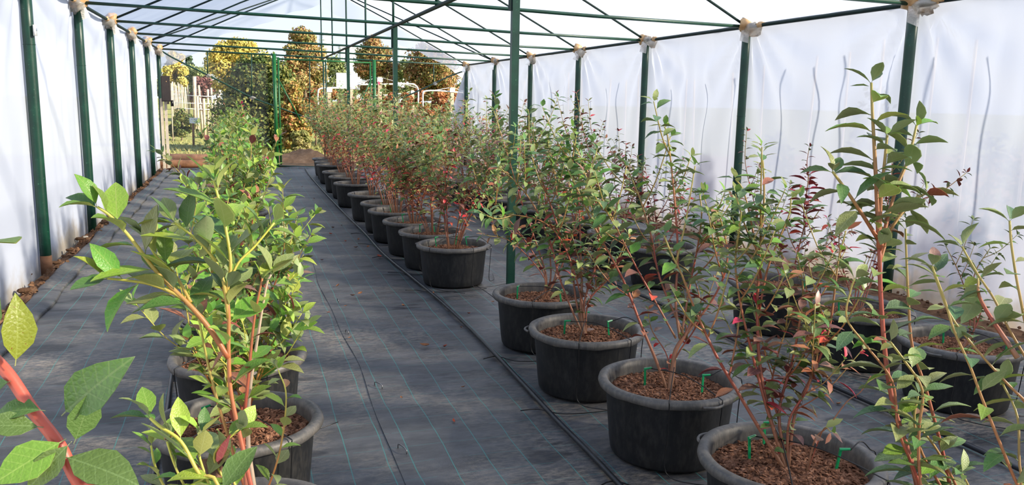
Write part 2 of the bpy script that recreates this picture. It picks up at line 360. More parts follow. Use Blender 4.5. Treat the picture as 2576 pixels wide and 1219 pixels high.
for q, (px, py) in enumerate([(45, 712), (70, 690), (200, 600), (215, 596), (240, 572), (262, 560), (300, 535), (140, 660), (175, 628), (322, 508), (338, 500), (60, 730)]):
    p = onz(px, py, .05); p[0] = min(max(p[0], -1.68), -1.5); s = U(.022, .045)
    mm = MB().lathe([(.0, -.5), (.7, -.42), (1, 0), (.75, .4), (0, .5)], 7)
    o = mm.build('soil_clod', 'stone' if q % 3 == 0 else 'earth', None, False); o.location = p; o.scale = (s, s*U(.8, 1.6), s*.8); o.rotation_euler = (0, 0, U(0, 6))
    tag(o, 'lump of earth or stone on the soil strip under the shaded wall', 'clod', 'clods on the soil strip')
# film walls
def wall(name, x, sgn, h, amp, ph):
    m = MB(); ny, nz = 560, 30; ya, yb = Y0, YE+.02; vs = []
    for j in range(ny+1):
        y = ya+(yb-ya)*j/ny
        for i in range(nz+1):
            z = -.02+(h+.03)*i/nz; d = 0
            for k, fy in FY.items():
                dy = y-fy
                if abs(dy) < 1.5:
                    r = math.hypot(dy, h-z); th = math.atan2(dy, h-z+.05)
                    d += amp*1.1*math.exp(-r/.9)*math.sin(th*15+ph*k)*min(1, r*3)
            env = min(1, (h-z)*2)
            d += amp*.42*math.sin(y*9.5+1.2*math.sin(y*1.9+ph)+.7*z)*(.4+.6*math.sin(y*.9+ph)**2)*env + amp*.25*math.sin(y*23+z*2+ph)*env*max(0, math.sin(y*1.3+2))
            cell = (y-FY[0])/2.268; d += amp*1.1*math.sin(math.pi*(cell-math.floor(cell)))*math.sin(math.pi*z/h)
            vs.append((x+sgn*(.055+max(-.04, d)), y, z))
    m.add(vs, [(j*(nz+1)+i, j*(nz+1)+i+1, (j+1)*(nz+1)+i+1, (j+1)*(nz+1)+i) for j in range(ny) for i in range(nz)])
    return structure(m.build(name, 'film_wall'))
wl = wall('wall_left', XL, -1, EL+.02, .018, 1.3); wr = wall('wall_right', XR, 1, ER+.02, .046, 2.1)
# flap of film hanging past the end post
m = MB(); P0 = onY(1171, 178, YE+.03)
vs = []
for i in range(13):
    t = i/12
    for j in range(7):
        u = j/6; z = 2.2*(1-t); vs.append((XR+.04-u*(.05+.34*min(1, t*2.2)), YE+.06+.04*math.sin(u*9+t*2)*t, z))
m.add(vs, [(i*7+j, i*7+j+1, i*7+8+j, i*7+7+j) for i in range(12) for j in range(6)]); m.build('film_flap', 'film_wall', wr)
# roof film
def roofz(x): return RIDGE+.03-(RIDGE-ER)*(x-XC)/(XR-XC) if x > XC else RIDGE+.03-(RIDGE-EL)*(XC-x)/(XC-XL)
m = MB(); ny, nx_ = 330, 36; vs = []; ya, yb = Y0, YE+.35
for j in range(ny+1):
    y = ya+(yb-ya)*j/ny; cell = (y-FY[0])/2.268; s = math.sin(math.pi*(cell-math.floor(cell)))
    for i in range(nx_+1):
        x = XL-.07+(XR-XL+.14)*i/nx_; q = min(x-XL+.07, XR+.07-x)
        e = math.exp(-max(q, 0)/.9)
        vs.append((x, y, roofz(x)+.02-.05*s*min(1, q)*.6+.012*math.sin(y*7.3+x*1.5)*(.3+e)+.010*math.sin(y*17+x*3)*e))
m.add(vs, [(j*(nx_+1)+i, j*(nx_+1)+i+1, (j+1)*(nx_+1)+i+1, (j+1)*(nx_+1)+i) for j in range(ny) for i in range(nx_)])
cl = structure(m.build('ceiling', 'film_roof'))
# valance hanging from the roof edge over the door end
m = MB(); vs = []
for i in range(81):
    x = XL-.05+(XR-XL+.1)*i/80; zt = roofz(x)+.02; dr = .30+.16*math.exp(-((x-XC)/1.3)**2)+.03*math.sin(x*4)+.02*math.sin(x*9+1)+(.12 if x < XL+1.2 else 0)
    for j in range(5):
        t = j/4; vs.append((x, YE+.33+.03*math.sin(x*6+t)*t, zt-dr*t))
m.add(vs, [(i*5+j, i*5+j+1, i*5+6+j, i*5+5+j) for i in range(80) for j in range(4)]); m.build('valance', 'film_roof', cl)

def pipe(name, a, b, r, mat, label, cat, group=None, n=10):
    a = Vector(a); b = Vector(b); mm = MB(); d = b-a
    mm.tube([d*(k/6) for k in range(7)], r, n); o = mm.build(name, mat, loc=a); tag(o, label, cat, group); return o
def crumple(rx, ry, rz, n=9, mm=8, am=.22):
    m = MB(); vs = [(0, 0, -rz)]; ph = U(0, 6)
    for i in range(1, mm):
        a = math.pi*i/mm
        for k in range(n):
            t = 2*math.pi*k/n; s = 1+U(-am, am); vs.append((rx*math.sin(a)*math.cos(t+ph)*s, ry*math.sin(a)*math.sin(t+ph)*s, -rz*math.cos(a)*s))
    vs.append((0, 0, rz)); fs = [(0, 1+(k+1) % n, 1+k) for k in range(n)]
    for i in range(mm-2): fs += [(1+i*n+k, 1+i*n+(k+1) % n, 1+(i+1)*n+(k+1) % n, 1+(i+1)*n+k) for k in range(n)]
    L = len(vs)-1; fs += [(L, 1+(mm-2)*n+k, 1+(mm-2)*n+(k+1) % n) for k in range(n)]
    m.add(vs, fs); return m
def wall_post(side, k):
    x, h = (XL, EL) if side < 0 else (XR, ER); nm = 'shaded' if side < 0 else 'sunlit'
    t = thing('wall_post', (x, FY[k], 0), f'{ORD[7-k]} green metal wall post from the doorway along the {nm} film wall', 'post', f'green wall posts of the {nm} wall')
    lean = .0
    m = MB(); m.tube([(lean*z, 0, z) for z in (-.04, .5, 1.0, 1.6, 1.98, h+.01)], .043, 14)
    zj = U(1.3, 1.9); m.tube([(0, 0, zj), (0, 0, zj+.004)], .0465, 14); m.build('post_tube', 'green_paint', t)
    s = -side
    w1 = crumple(.075, .085, .085).build('joint_tape', 'tape', t); w1.location = (s*.02, U(-.03, .03), h+.02); w1.rotation_euler = (U(-.4, .4), U(-.5, .5), U(0, 3))
    w2 = crumple(.07, .13, .07, am=.35).build('plastic_wrap', 'clear_wrap', t); w2.location = (s*.0, -.10, h-.03+U(-.03, .02)); w2.rotation_euler = (U(-.3, .3), U(-.3, .3), U(-.4, .4))
    w3 = crumple(.028, .07, .03, 7, 6, .3).build('tape_tail', 'tape', t); w3.location = (s*.005, -.24, h+.005)
    m = MB(); q = []
    for i in range(5): q += [(s*(.05+.02*i), -.02*i, h+.03-.045*i), (s*(.02+.01*i), -.09-.01*i, h+.02-.05*i+U(-.01, .01))]
    m.add(q, [(2*i, 2*i+1, 2*i+3, 2*i+2) for i in range(4)]); m.build('plastic_tail', 'clear_wrap', t)
    if side < 0 and k == 1:
        b = MB().box((.055, -.035, 1.985), (.02, .035, .085)); b.add([], []); b.build('thermometer', 'white_box', t)
        MB().box((.067, -.035, 1.99), (.003, .018, .02)).build('thermometer_display', 'window_dark', t)
        MB().tube([(0, 0, .0), (0, 0, .16)], .0445, 14).build('rust_sleeve', 'wood_brown', t)
        w4 = crumple(.016, .03, .06, 7, 6, .3).build('tape_tail', 'tape', t); w4.location = (-.01, -.05, 2.38)
for k in range(-2, 7): wall_post(-1, k)
for k in range(-2, 7): wall_post(1, k)
for k in range(-2, 7):
    lab = ORD[7-k]
    zt = (EL+ER)/2
    o = MB(); o.tube([(XL, 0, EL), (XL+1.7, 0, EL-.03-.005), (XC, 0, zt), (XR-1.7, 0, ER+.025), (XR, 0, ER)], .0175, 10)
    tag(o.build('cross_tie', 'green_paint', loc=(0, FY[k], 0)), f'{lab} green cross tie from the doorway, spanning the house at eave height', 'pipe', 'green cross ties')
    tag(MB().tube([(XL, 0, EL), ((XL+XC)/2, 0, (EL+RIDGE)/2+.03), (XC, 0, RIDGE)], .014, 8).build('rafter', 'pipe_dark', loc=(0, FY[k], 0)), f'{lab} rafter pipe from the doorway under the shaded roof slope', 'pipe', 'rafters of the shaded slope')
    tag(MB().tube([(XR, 0, ER), ((XR+XC)/2, 0, (ER+RIDGE)/2+.03), (XC, 0, RIDGE)], .014, 8).build('rafter', 'pipe_dark', loc=(0, FY[k], 0)), f'{lab} rafter pipe from the doorway under the sunlit roof slope', 'pipe', 'rafters of the sunlit slope')
    pipe('king_post', (XC, FY[k], zt-.02), (XC, FY[k], RIDGE), .014, 'green_paint', f'{lab} thin king post from the doorway between cross tie and ridge', 'pipe', 'king posts')
for side, x, h, nm in ((-1, XL, EL, 'shaded'), (1, XR, ER, 'sunlit')):
    pipe('eave_pipe', (x, Y0, h), (x, YE, h), .02, 'pipe_dark', f'long dark green eave pipe on top of the {nm} film wall', 'pipe')
    pipe('roof_brace', (x, FY[5], h), (XC, YE, RIDGE), .013, 'pipe_dark', f'diagonal roof brace pipe under the {nm} slope near the doorway', 'pipe')
pipe('centre_beam', (XC, Y0, 2.335), (XC, YE, 2.335), .019, 'pipe_dark', 'long dark centre beam pipe under the cross ties', 'pipe')
pipe('ridge_pipe', (XC, Y0, RIDGE), (XC, YE, RIDGE), .018, 'pipe_dark', 'ridge pipe along the top of the roof', 'pipe')
for k, i in ((0, 3), (2, 2), (4, 1)):
    m = MB(); m.box((0, 0, 1.17), (.042, .042, 2.34)); m.box((.026, .0, 1.17), (.012, .03, 2.34))
    t = thing('centre_post', (XC+.015, FY[k], 0), f'{ORD[i]} slim dark green centre post from the doorway', 'post', 'slim centre posts'); m.build('post_tube', 'green_paint', t, False)
    MB().box((-.03, 0, 2.2), (.02, .03, .22)).build('bracket', 'pipe_dark', t, False)
# ---- door end
door = structure(link('door_1', None, None, (1.75, YE, 0)))
def dpt(px, py): p = onY(px, py, YE); return Vector((p[0]-1.75, 0, p[2]))
def dpipe(nm, pts, r, mat='green_paint', par=None, n=8): return MB().tube(pts, r, n).build(nm, mat, par or door)
for (px, pt) in ((689, 135), (941, 150)):
    a = dpt(px, pt); dpipe('door_post', [(a.x, 0, -.03), (a.x, 0, a.z)], .041, 'door_green', n=14)
    dpipe('inner_stile', [(a.x+(.085 if px < 800 else -.085), 0, .02), (a.x+(.085 if px < 800 else -.085), 0, a.z-.08)], .02, 'door_green')
a = dpt(697, 148); b = dpt(934, 158); dpipe('door_head', [a, b], .018, 'door_green')
for px in (813, 819): a = dpt(px, 150); dpipe('mullion', [(a.x, 0, .02), a], .016)
dpipe('leaf_brace', [dpt(693, 186), dpt(755, 301)], .016, 'door_green'); dpipe('leaf_brace', [dpt(934, 201), dpt(893, 285)], .016, 'door_green')
dpipe('sill', [dpt(695, 417), dpt(942, 425)], .02)
chord1 = [dpt(*p) for p in ((403, 126), (440, 148), (525, 190), (580, 218), (636, 246), (700, 270), (780, 298), (815, 306))]
chord2 = [dpt(*p) for p in ((1168, 178), (1130, 192), (1092, 210), (1040, 234), (990, 254), (940, 270), (900, 282), (860, 292), (815, 306))]
dpipe('truss_chord', [tuple(p) for p in catmull(chord1, 4)], .016); dpipe('truss_chord', [tuple(p) for p in catmull(chord2, 4)], .016)
for (px, y0, y1) in ((522, 130, 190), (633, 136, 246), (779, 146, 298), (1091, 160, 210), (997, 155, 250)):
    h = dpipe('hanger', [dpt(px, y0), dpt(px, y1)], .012)
    c = crumple(.06, .05, .04, 7, 6, .35).build('plastic_tie', 'clear_wrap', h); c.location = dpt(px+3, y1)
# clear plastic sheet in the bay by the shaded wall
m = MB(); a = onY(412, 130, YE); vs = []
for i in range(13):
    for j in range(13):
        x = XL+.12+(.66-XL-.2)*i/12; z = .0+2.2*j/12; vs.append((x, YE+.07+.015*math.sin(x*9+z*3), z-.0))
m.add(vs, [(i*13+j, i*13+j+1, i*13+14+j, i*13+13+j) for i in range(12) for j in range(12)]); structure(m.build('window_1', 'clear_sheet'))
# ---- corner posts and box beside the doorway
for i, (px, y0, col_) in enumerate(((411, 250, 'wood_light'), (421, 238, 'wood_light'))):
    a = onz(px+4, 428); tp = onY(px, y0, a[1])
    m = MB(); h = tp[2]; m.box((0, 0, h/2), (.055, .05, h), None, 0, 0, .92); m.box((.0, 0, h+.012), (.06, .05, .025), None, 0, 0, .4)
    o = m.build('wooden_stake', col_, None, False, loc=(a[0], a[1]+.02*i, 0)); tag(o, ('pale weathered wooden stake right against the film in the door corner', 'pale weathered wooden stake carrying the dark box in the door corner')[i], 'stake')
bp = onY(418, 222, 17.95); t = thing('mounted_box', (bp[0], bp[1]-.09, bp[2]-.26), 'dark brown box mounted on the wooden stake by the door corner', 'box')
m = MB(); m.box((0, 0, .25), (.16, .15, .5)); m.box((0, -.08, .25), (.13, .012, .46)); m.build('housing', 'dark_box', t, False)
MB().box((.02, -.088, .39), (.014, .006, .02)).build('badge', 'tape', t); MB().box((.1, .02, -.03), (.05, .08, .12)).build('bracket', 'black_tube', t)

# ------------------------------------------------------------------ outside
for i, (px, py, ln) in enumerate(((480, 394, 1.3), (470, 412, 1.5))):
    p = onz(px, py+8, 0); m = MB(); m.tube([(-ln/2, 0, .09), (-ln/4, .01, .095), (0, 0, .09), (ln/2, .02, .09)], [.09, .088, .085, .08], 10)
    o = m.build('log', 'wood_brown', loc=(p[0], max(18.9, p[1]), -.035)); tag(o, ('brown log lying behind the other log outside the doorway', 'brown log lying against the end of the matting')[i], 'log')
m = MB(); vs = []
c = onz(748, 408); nn = 22
for j in range(nn+1):
    for i in range(nn+1):
        u, v = i/nn*2-1, j/nn*2-1; r = math.hypot(u, v); hh = max(0, 1-r*r)**1.2*.26*(1+.25*math.sin(u*7+v*3)+U(-.15, .15)); vs.append((u*1.15, v*.8, hh-.03))
m.add(vs, [(j*(nn+1)+i, j*(nn+1)+i+1, (j+1)*(nn+1)+i+1, (j+1)*(nn+1)+i) for j in range(nn) for i in range(nn)])
tag(m.build('dirt_mound', 'dirt', loc=(c[0]+.1, c[1]+.9, -.035)), 'low heap of dug brown soil outside the doorway', 'soil heap')
# leaf cloud trees
def tree(name, label, cat, px, ytop, ybot, wpx, Y, mat, nleaf=2600, leaf=.2, nblob=26, group=None, trunk_r=.12, shape=1., base_z=-.035, seed=1, fat=1.15):
    rr = np.random.RandomState(seed); nleaf = int(nleaf*2.0)
    a = onY(px, ytop, Y); b = onY(px, ybot, Y); wid = wpx/F_PX*depth_of(a)
    cx, zt, zb = a[0], a[2], max(b[2], .0); t = thing(name, (cx, Y, base_z), label, cat, group)
    H = zt-base_z; hc = zt-zb
    m = MB(); m.tube([(0, 0, -.05), (.03, 0, zb*.5), (0, .02, zb+hc*.3), (.04, 0, zb+hc*.75)], [trunk_r, trunk_r*.85, trunk_r*.6, trunk_r*.2], 8)
    m.build('trunk', 'bark_trunk', t)
    for q in range(5):
        an = q*1.26+seed; z0 = zb+hc*(.1+.12*q); l = wid*.32
        MB().tube([(0, 0, z0), (math.cos(an)*l*.5, math.sin(an)*l*.5, z0+l*.4), (math.cos(an)*l, math.sin(an)*l, z0+l*.7)], [trunk_r*.4, trunk_r*.28, trunk_r*.1], 6).build('branch', 'bark_trunk', t)
    # blobs
    zc = rr.uniform(.06, .97, nblob); an = rr.uniform(0, 6.283, nblob)
    prof = np.sin(np.pi*np.clip(zc**shape*.86+.10, 0, 1))**.7
    rad = np.sqrt(rr.uniform(.05, 1, nblob))*prof*wid*.40
    bx = np.cos(an)*rad; by = np.sin(an)*rad*.8; bz = zb+zc*hc; br = rr.uniform(.10, .2, nblob)*min(wid, hc*1.2)*fat
    idx = rr.randint(0, nblob, nleaf); d = rr.normal(size=(nleaf, 3)); d /= np.linalg.norm(d, axis=1)[:, None]; rad_ = rr.uniform(.55, 1.05, nleaf)[:, None]*br[idx][:, None]
    P = np.stack([bx[idx], by[idx], bz[idx]], 1)+d*rad_*np.array([1, 1, .8])
    P[:, 2] = np.clip(P[:, 2], zb*.9, None)
    tone = np.clip(.5+.35*np.sin(idx*2.4)+rr.normal(size=nleaf)*.22, 0, 1)
    nrm = d+rr.normal(size=(nleaf, 3))*.5; nrm /= np.linalg.norm(nrm, axis=1)[:, None]
    s = np.cross(nrm, rr.normal(size=(nleaf, 3))); s /= np.linalg.norm(s, axis=1)[:, None]; q = np.cross(nrm, s); sz = (leaf*.62*rr.uniform(.6, 1.3, nleaf))[:, None]
    V = np.stack([P-s*sz*.5, P-q*sz*.35, P+s*sz*.55, P+q*sz*.35], 1).reshape(-1, 3)
    m = MB(); m.v = [tuple(x) for x in V]; m.f = [(4*i, 4*i+1, 4*i+2, 4*i+3) for i in range(nleaf)]; m.mi = [0]*nleaf; m.att = list(np.repeat(tone, 4))
    stuff(m.build('crown', mat, t, True, 'tone')); return t
tree('yellow_tree', 'small yellow leaved tree beside the film wall corner', 'tree', 440, 128, 222, 72, 48, 'fol_yellow', 3500, .22, 26, trunk_r=.1, seed=3)
tree('yellow_tree', 'large yellow green tree behind the tall dark bush', 'tree', 606, 106, 240, 190, 55, 'fol_yellow', 11000, .27, 60, trunk_r=.2, seed=4)
tree('bush', 'tall dense dark green bush with autumn tints outside the doorway', 'bush', 652, 158, 372, 205, 25.5, 'fol_bush', 17000, .16, 80, trunk_r=.07, fat=1.6, shape=.8, seed=5)
tree('bush', 'rusty leaved climbing bush right of the tall dark bush', 'bush', 740, 205, 378, 88, 23.5, 'fol_mix', 5500, .14, 40, trunk_r=.05, shape=.8, seed=15)
tree('maple_tree', 'tall orange and green maple behind the doorway', 'tree', 764, 78, 275, 128, 50, 'fol_maple', 9000, .26, 54, trunk_r=.16, shape=.7, seed=6)
tree('autumn_tree', 'autumn tree below the gable with pointed green top', 'tree', 950, 100, 235, 125, 58, 'fol_autumn', 9000, .28, 54, trunk_r=.18, shape=.75, seed=7)
tree('autumn_tree', 'rusty autumn tree beside the sunlit wall end', 'tree', 1090, 112, 245, 145, 56, 'fol_autumn', 9500, .28, 58, trunk_r=.18, seed=8)
tree('hazy_tree', 'pale grey green hazy tree behind the white board', 'tree', 850, 145, 250, 100, 85, 'fol_grey', 2200, .4, 26, trunk_r=.2, seed=9)
tree('hazy_tree', 'pale hazy tree between the two autumn trees', 'tree', 1020, 150, 250, 70, 90, 'fol_grey', 1600, .4, 20, trunk_r=.2, seed=10)
tree('hazy_tree', 'pale hazy willow behind the row of stakes', 'tree', 492, 168, 250, 110, 95, 'fol_grey', 2200, .42, 26, trunk_r=.2, seed=11)
tree('conifer', 'bluish pointed conifer in the haze behind the stakes', 'tree', 478, 138, 225, 40, 110, 'fol_conifer', 1500, .45, 26, trunk_r=.2, shape=.35, seed=12)
tree('shrub', 'purplish hazy shrub behind the row of stakes', 'shrub', 505, 196, 252, 90, 70, 'fol_purple', 1800, .3, 22, trunk_r=.06, seed=13)
tree('shrub', 'low tangled shrub in front of the stakes', 'shrub', 452, 275, 340, 74, 30.6, 'fol_bush', 1300, .14, 20, trunk_r=.03, seed=16)
tree('shrub', 'yellow green weeds at the foot of the dark bush', 'shrub', 757, 326, 378, 64, 22.6, 'grass', 1500, .1, 20, trunk_r=.02, seed=17)
for i, px in enumerate((790, 832, 880, 928, 975, 1020, 1062, 1108, 1150)):
    tree('grape_vine', f'{ORD[i+1]} rusty brown grape vine from the tall dark bush under the trellis', 'vine', px, 222+(i % 3)*6, 335, 62, 27+(i % 2)*1.5, 'fol_vine', 1500, .17, 20, 'grape vines under the trellis', .03, seed=30+i)
for i in range(7):
    tree('hedge_tree', f'{ORD[i+1]} far hazy tree of the horizon line, counted from the conifer', 'tree', 420+i*125, 205, 250, 150, 150+(i % 2)*22, 'fol_grey', 900, .9, 16, 'far horizon trees', .2, seed=60+i)
# stakes of the nursery field
for i in range(15):
    t_ = i/14; px = 428+46*t_; Yd = 30+26*t_; top = onY(px, 206+8*t_+U(-5, 5), Yd); h = top[2]
    o = MB(); o.tube([(0, 0, -.05), (U(-.02, .02), 0, h*.5), (U(-.03, .03), 0, h)], .02+.014*t_, 6)
    tag(o.build('field_stake', 'wood_pale', loc=(top[0], Yd, -.035)), f'{ORD[i+1]} slim pale stake of the close-set row behind the dark box', 'stake', 'close-set pale stakes')
for i, (px, yt, Yd, r) in enumerate(((505, 212, 34, .045), (519, 222, 34, .045), (533, 218, 36, .045), (548, 224, 38, .05), (485, 190, 40, .08), (495, 240, 33, .05), (511, 245, 33, .05), (540, 245, 35, .045))):
    top = onY(px, yt, Yd); h = top[2]; ln = U(-.08, .08)
    tag(MB().tube([(0, 0, -.05), (ln*.5, 0, h*.5), (ln, 0, h)], r, 7).build('field_post', 'wood_pale', loc=(top[0], Yd, -.035)), f'{ORD[i+1]} pale leaning field post, counted beyond the small sign', 'post', 'leaning field posts')
for i, (y, x0, x1) in enumerate(((258, 430, 560), (272, 432, 550), (240, 470, 560))):
    a = onY(x0, y, 33.93); b = onY(x1, y+4, 33.93); tag(MB().tube([(0, 0, 0), tuple(b-a)], .014, 6).build('field_rail', 'white_pipe', loc=a), ('lower white rail tied across the field posts', 'lowest white rail tied across the field posts', 'upper white rail tied across the field posts')[i], 'rail')
# small sign and white board
p = onz(487, 364); t = thing('sign', (p[0], p[1], -.035), 'small white sign on a brown stake in the grass', 'sign')
tp = onY(490, 303, p[1]); MB().tube([(0, 0, -.05), (.02, 0, tp[2]+.1)], .035, 7).build('stake', 'wood_brown', t)
MB().box((tp[0]-p[0], -.05, tp[2]+.035), (.30, .02, .17)).build('board', 'sign_white', t, False)
for q in range(3): MB().box((tp[0]-p[0]-.08+.07*q, -.062, tp[2]+.075), (.03, .004, .012)).build('print_mark', 'window_dark', t, False)
bd = onY(873, 203, 26); t = thing('notice_board', (bd[0], 26, -.035), 'large white board on a pale post beyond the doorway', 'sign')
MB().box((.12, .06, 1.15), (.12, .07, 2.3)).build('post', 'wood_pale', t, False); MB().box((0, 0, bd[2]+.035), (.64, .02, .46)).build('board', 'sign_white', t, False)
MB().box((.04, -.012, bd[2]+.24), (.2, .006, .015)).build('clip', 'window_dark', t, False)
# trellises
def trellis(label, pts, post_px, Y, r=.023):
    q = [onY(x, y, Y) for x, y in pts]; tp = onY(post_px[0], post_px[1], Y); t = thing('trellis', (tp[0], Y, -.035), label, 'trellis', 'white trellis frames')
    o = np.array([tp[0], Y, -.035]); MB().box((0, 0, (tp[2]+.035)/2), (.11, .1, tp[2]+.035)).build('post', 'wood_pale', t, False)
    MB().tube([tuple(x-o) for x in catmull(q, 4)], r, 8).build('arm', 'white_pipe', t)
    xs_ = sorted(q, key=lambda v: v[0])
    for e in (xs_[0], xs_[-1]): MB().tube([(0, 0, tp[2]+.03), tuple(e-o+np.array([0, 0, .05]))], .008, 5).build('guy_wire', 'wire', t)
    MB().box((0, -.06, tp[2]-.06), (.16, .02, .12)).build('plate', 'sign_white', t, False)
trellis('white pipe trellis with wooden post right of the door post', [(900, 213), (960, 212), (1030, 211), (1044, 214), (1052, 226), (1052, 262)], (955, 193), 25)
trellis('white pipe trellis next to the large white board', [(800, 268), (800, 232), (806, 223), (830, 221), (905, 224)], (828, 218), 25.4)
trellis('white pipe trellis beside the sunlit wall end', [(1064, 268), (1064, 236), (1070, 229), (1100, 228), (1165, 233)], (1137, 219), 25.4)
trellis('small far white trellis between the two larger trellises', [(980, 255), (980, 240), (986, 236), (1020, 237), (1026, 242), (1026, 262)], (1038, 226), 34, .022)
trellis('small far white trellis behind the door brace', [(920, 258), (920, 246), (926, 241), (990, 240)], (940, 238), 36, .022)
# buildings in the haze
def tower(label, cat, px, ytop, wpx, Y, mat, rnd, h2=None):
    a = onY(px, ytop, Y); wd = wpx/F_PX*depth_of(a); t = thing('silo' if rnd else 'building', (a[0], Y, -.035), label, cat)
    if rnd:
        MB().lathe([(wd/2, 0), (wd/2, a[2]), (wd*.46, a[2]+.3), (0, a[2]+.8)], 24).build('wall', mat, t)
        for q in range(5): MB().lathe([(wd/2+.02, 0), (wd/2+.12, .1), (wd/2+.12, .3), (wd/2+.02, .4)], 24, c=(0, 0, a[2]*(.3+.15*q))).build('band', mat, t)
    else:
        MB().box((0, 0, a[2]/2), (wd, wd*.7, a[2])).build('wall', mat, t, False); MB().box((0, 0, a[2]+.3), (wd*1.04, wd*.74, .6)).build('roof', 'silo', t, False)
        for i in range(3):
            for j in range(3): MB().box((wd*(-.3+.3*i), -wd*.355, a[2]*(.45+.17*j)), (wd*.12, .1, a[2]*.07)).build('window', 'window_dark', t, False)
tower('tall pale round silo behind the maple', 'silo', 818, 84, 30, 230, 'silo', True)
tower('pale blocky building between the autumn trees', 'building', 1012, 124, 17, 220, 'building', False)
tower('low pale building behind the white board', 'building', 890, 122, 70, 260, 'building', False)
tower('white house roofline behind the dark bush', 'building', 712, 176, 40, 120, 'building', False)
# grass tufts
m = MB(); rr = np.random.RandomState(8)
for i in range(3600):
    x, y = rr.uniform(-3.5, 7), 22.6+rr.exponential(4); h = rr.uniform(.0, .06); a = rr.uniform(0, 6.28); wv_ = .03; dx, dy = math.cos(a)*wv_, math.sin(a)*wv_
    m.add([(x-dx, y-dy, -.04), (x+dx, y+dy, -.04), (x+rr.uniform(-.06, .06), y+rr.uniform(-.06, .06), h)], [(0, 1, 2)], 0, rr.uniform(0, 1))
stuff(tag(m.build('grass', 'grass', None, False, 'tone'), 'tufts of dry green grass beyond the bare soil', 'grass'))
# stakes and shrubs outside the sunlit wall (their shadows fall on the film)
for i, (px, py) in enumerate([(1968, 180), (2044, 172), (2120, 142), (2245, 142), (2340, 150), (2483, 147), (1545, 214), (1520, 226), (1660, 228), (1680, 230), (1480, 222), (1415, 222), (1385, 205), (1280, 222), (1200, 225), (1770, 215), (1840, 200)]):
    p = onX(px, py, XR+.06); d = .28/TO_SUN.x; q = Vector(p)+TO_SUN*d
    tag(MB().tube([(0, 0, -.03), (U(-.03, .03), U(-.03, .03), q.z*.5), (0, U(-.04, .04), q.z+.035)], .012, 6).build('plant_stake', 'wood_pale', loc=(q.x, q.y, -.035)), 'thin upright stake just outside the sunlit film wall', 'stake', 'stakes outside the sunlit wall')
for i, (Yd, x, w_, h_) in enumerate(((3.2, 6.6, 1.2, 1.3), (5.0, 6.9, 1.3, 1.7), (7.1, 6.8, 1.0, 1.35), (8.6, 6.7, .7, 1.8), (10.6, 6.8, .9, 1.2), (1.2, 6.6, 1.2, 1.5), (13.5, 6.8, .9, 1.3))):
    t = thing('shrub', (x, Yd-1.0, -.035), f'{ORD[7-i]} leafy shrub from the doorway outside the sunlit film wall', 'shrub', 'shrubs outside the sunlit wall')
    MB().tube([(0, 0, -.02), (.02, 0, h_*.5), (0, .02, h_*.9)], [.03, .02, .008], 6).build('trunk', 'bark_trunk', t)
    m = MB()
    for q in range(700):
        v = Vector((R.gauss(0, 1), R.gauss(0, 1), R.gauss(0, 1))).normalized()*(U(.3, 1)**.6); c = Vector((v.x*w_*.42, v.y*w_*.42, h_*.58+v.z*h_*.42)); s = U(.04, .07)
        a = Vector((U(-1, 1), U(-1, 1), U(-1, 1))).normalized(); b = a.orthogonal().normalized(); m.add([c-a*s, c-b*s*.5, c+a*s, c+b*s*.5], [(0, 1, 2, 3)], 0, U(0, 1))
    stuff(m.build('foliage', 'fol_bush', t, True, 'tone'))

# ------------------------------------------------------------------ pots
PH, PR = .325, .305
pot_me = MB().lathe([(0, .012), (.22, .012), (.235, 0), (.243, .012), (.25, .06), (.272, PH-.035), (.276, PH-.02), (.266, PH-.02), (.262, PH-.1), (.25, .2)], 48).mesh('pot', 'pot_black')
rim_prof = [(.270, PH-.034), (.292, PH-.036), (.301, PH-.030), (PR, PH-.018), (.301, PH-.004), (.292, PH), (.276, PH+.001), (.265, PH-.006), (.260, PH-.03), (.257, PH-.075)]
mb = MB(); nn = 64; vs = []
for r_, z_ in rim_prof:
    for k in range(nn):
        a = 2*math.pi*k/nn; wob = 1+(.006*math.sin(a*3+1)+.004*math.sin(a*7)) if r_ > .28 else 1
        dz = (-.004*max(0, math.sin(a*9+2)) if z_ < PH-.025 and r_ > .28 else 0); vs.append((r_*wob*math.cos(a), r_*wob*math.sin(a), z_+dz))
mb.add(vs, [(i*nn+k, i*nn+(k+1) % nn, (i+1)*nn+(k+1) % nn, (i+1)*nn+k) for i in range(len(rim_prof)-1) for k in range(nn)])
rim_me = mb.mesh('rim', 'pot_rim')
lug_me = MB().tube([(PR*math.cos(a)*(1+.055*math.sin(math.pi*(a+.16)/.32)), PR*math.sin(a)*(1+.055*math.sin(math.pi*(a+.16)/.32)), PH-.02) for a in [(-.16+.32*i/8) for i in range(9)]], .006, 6).mesh('lug', 'pot_rim')
SOIL = PH-.062
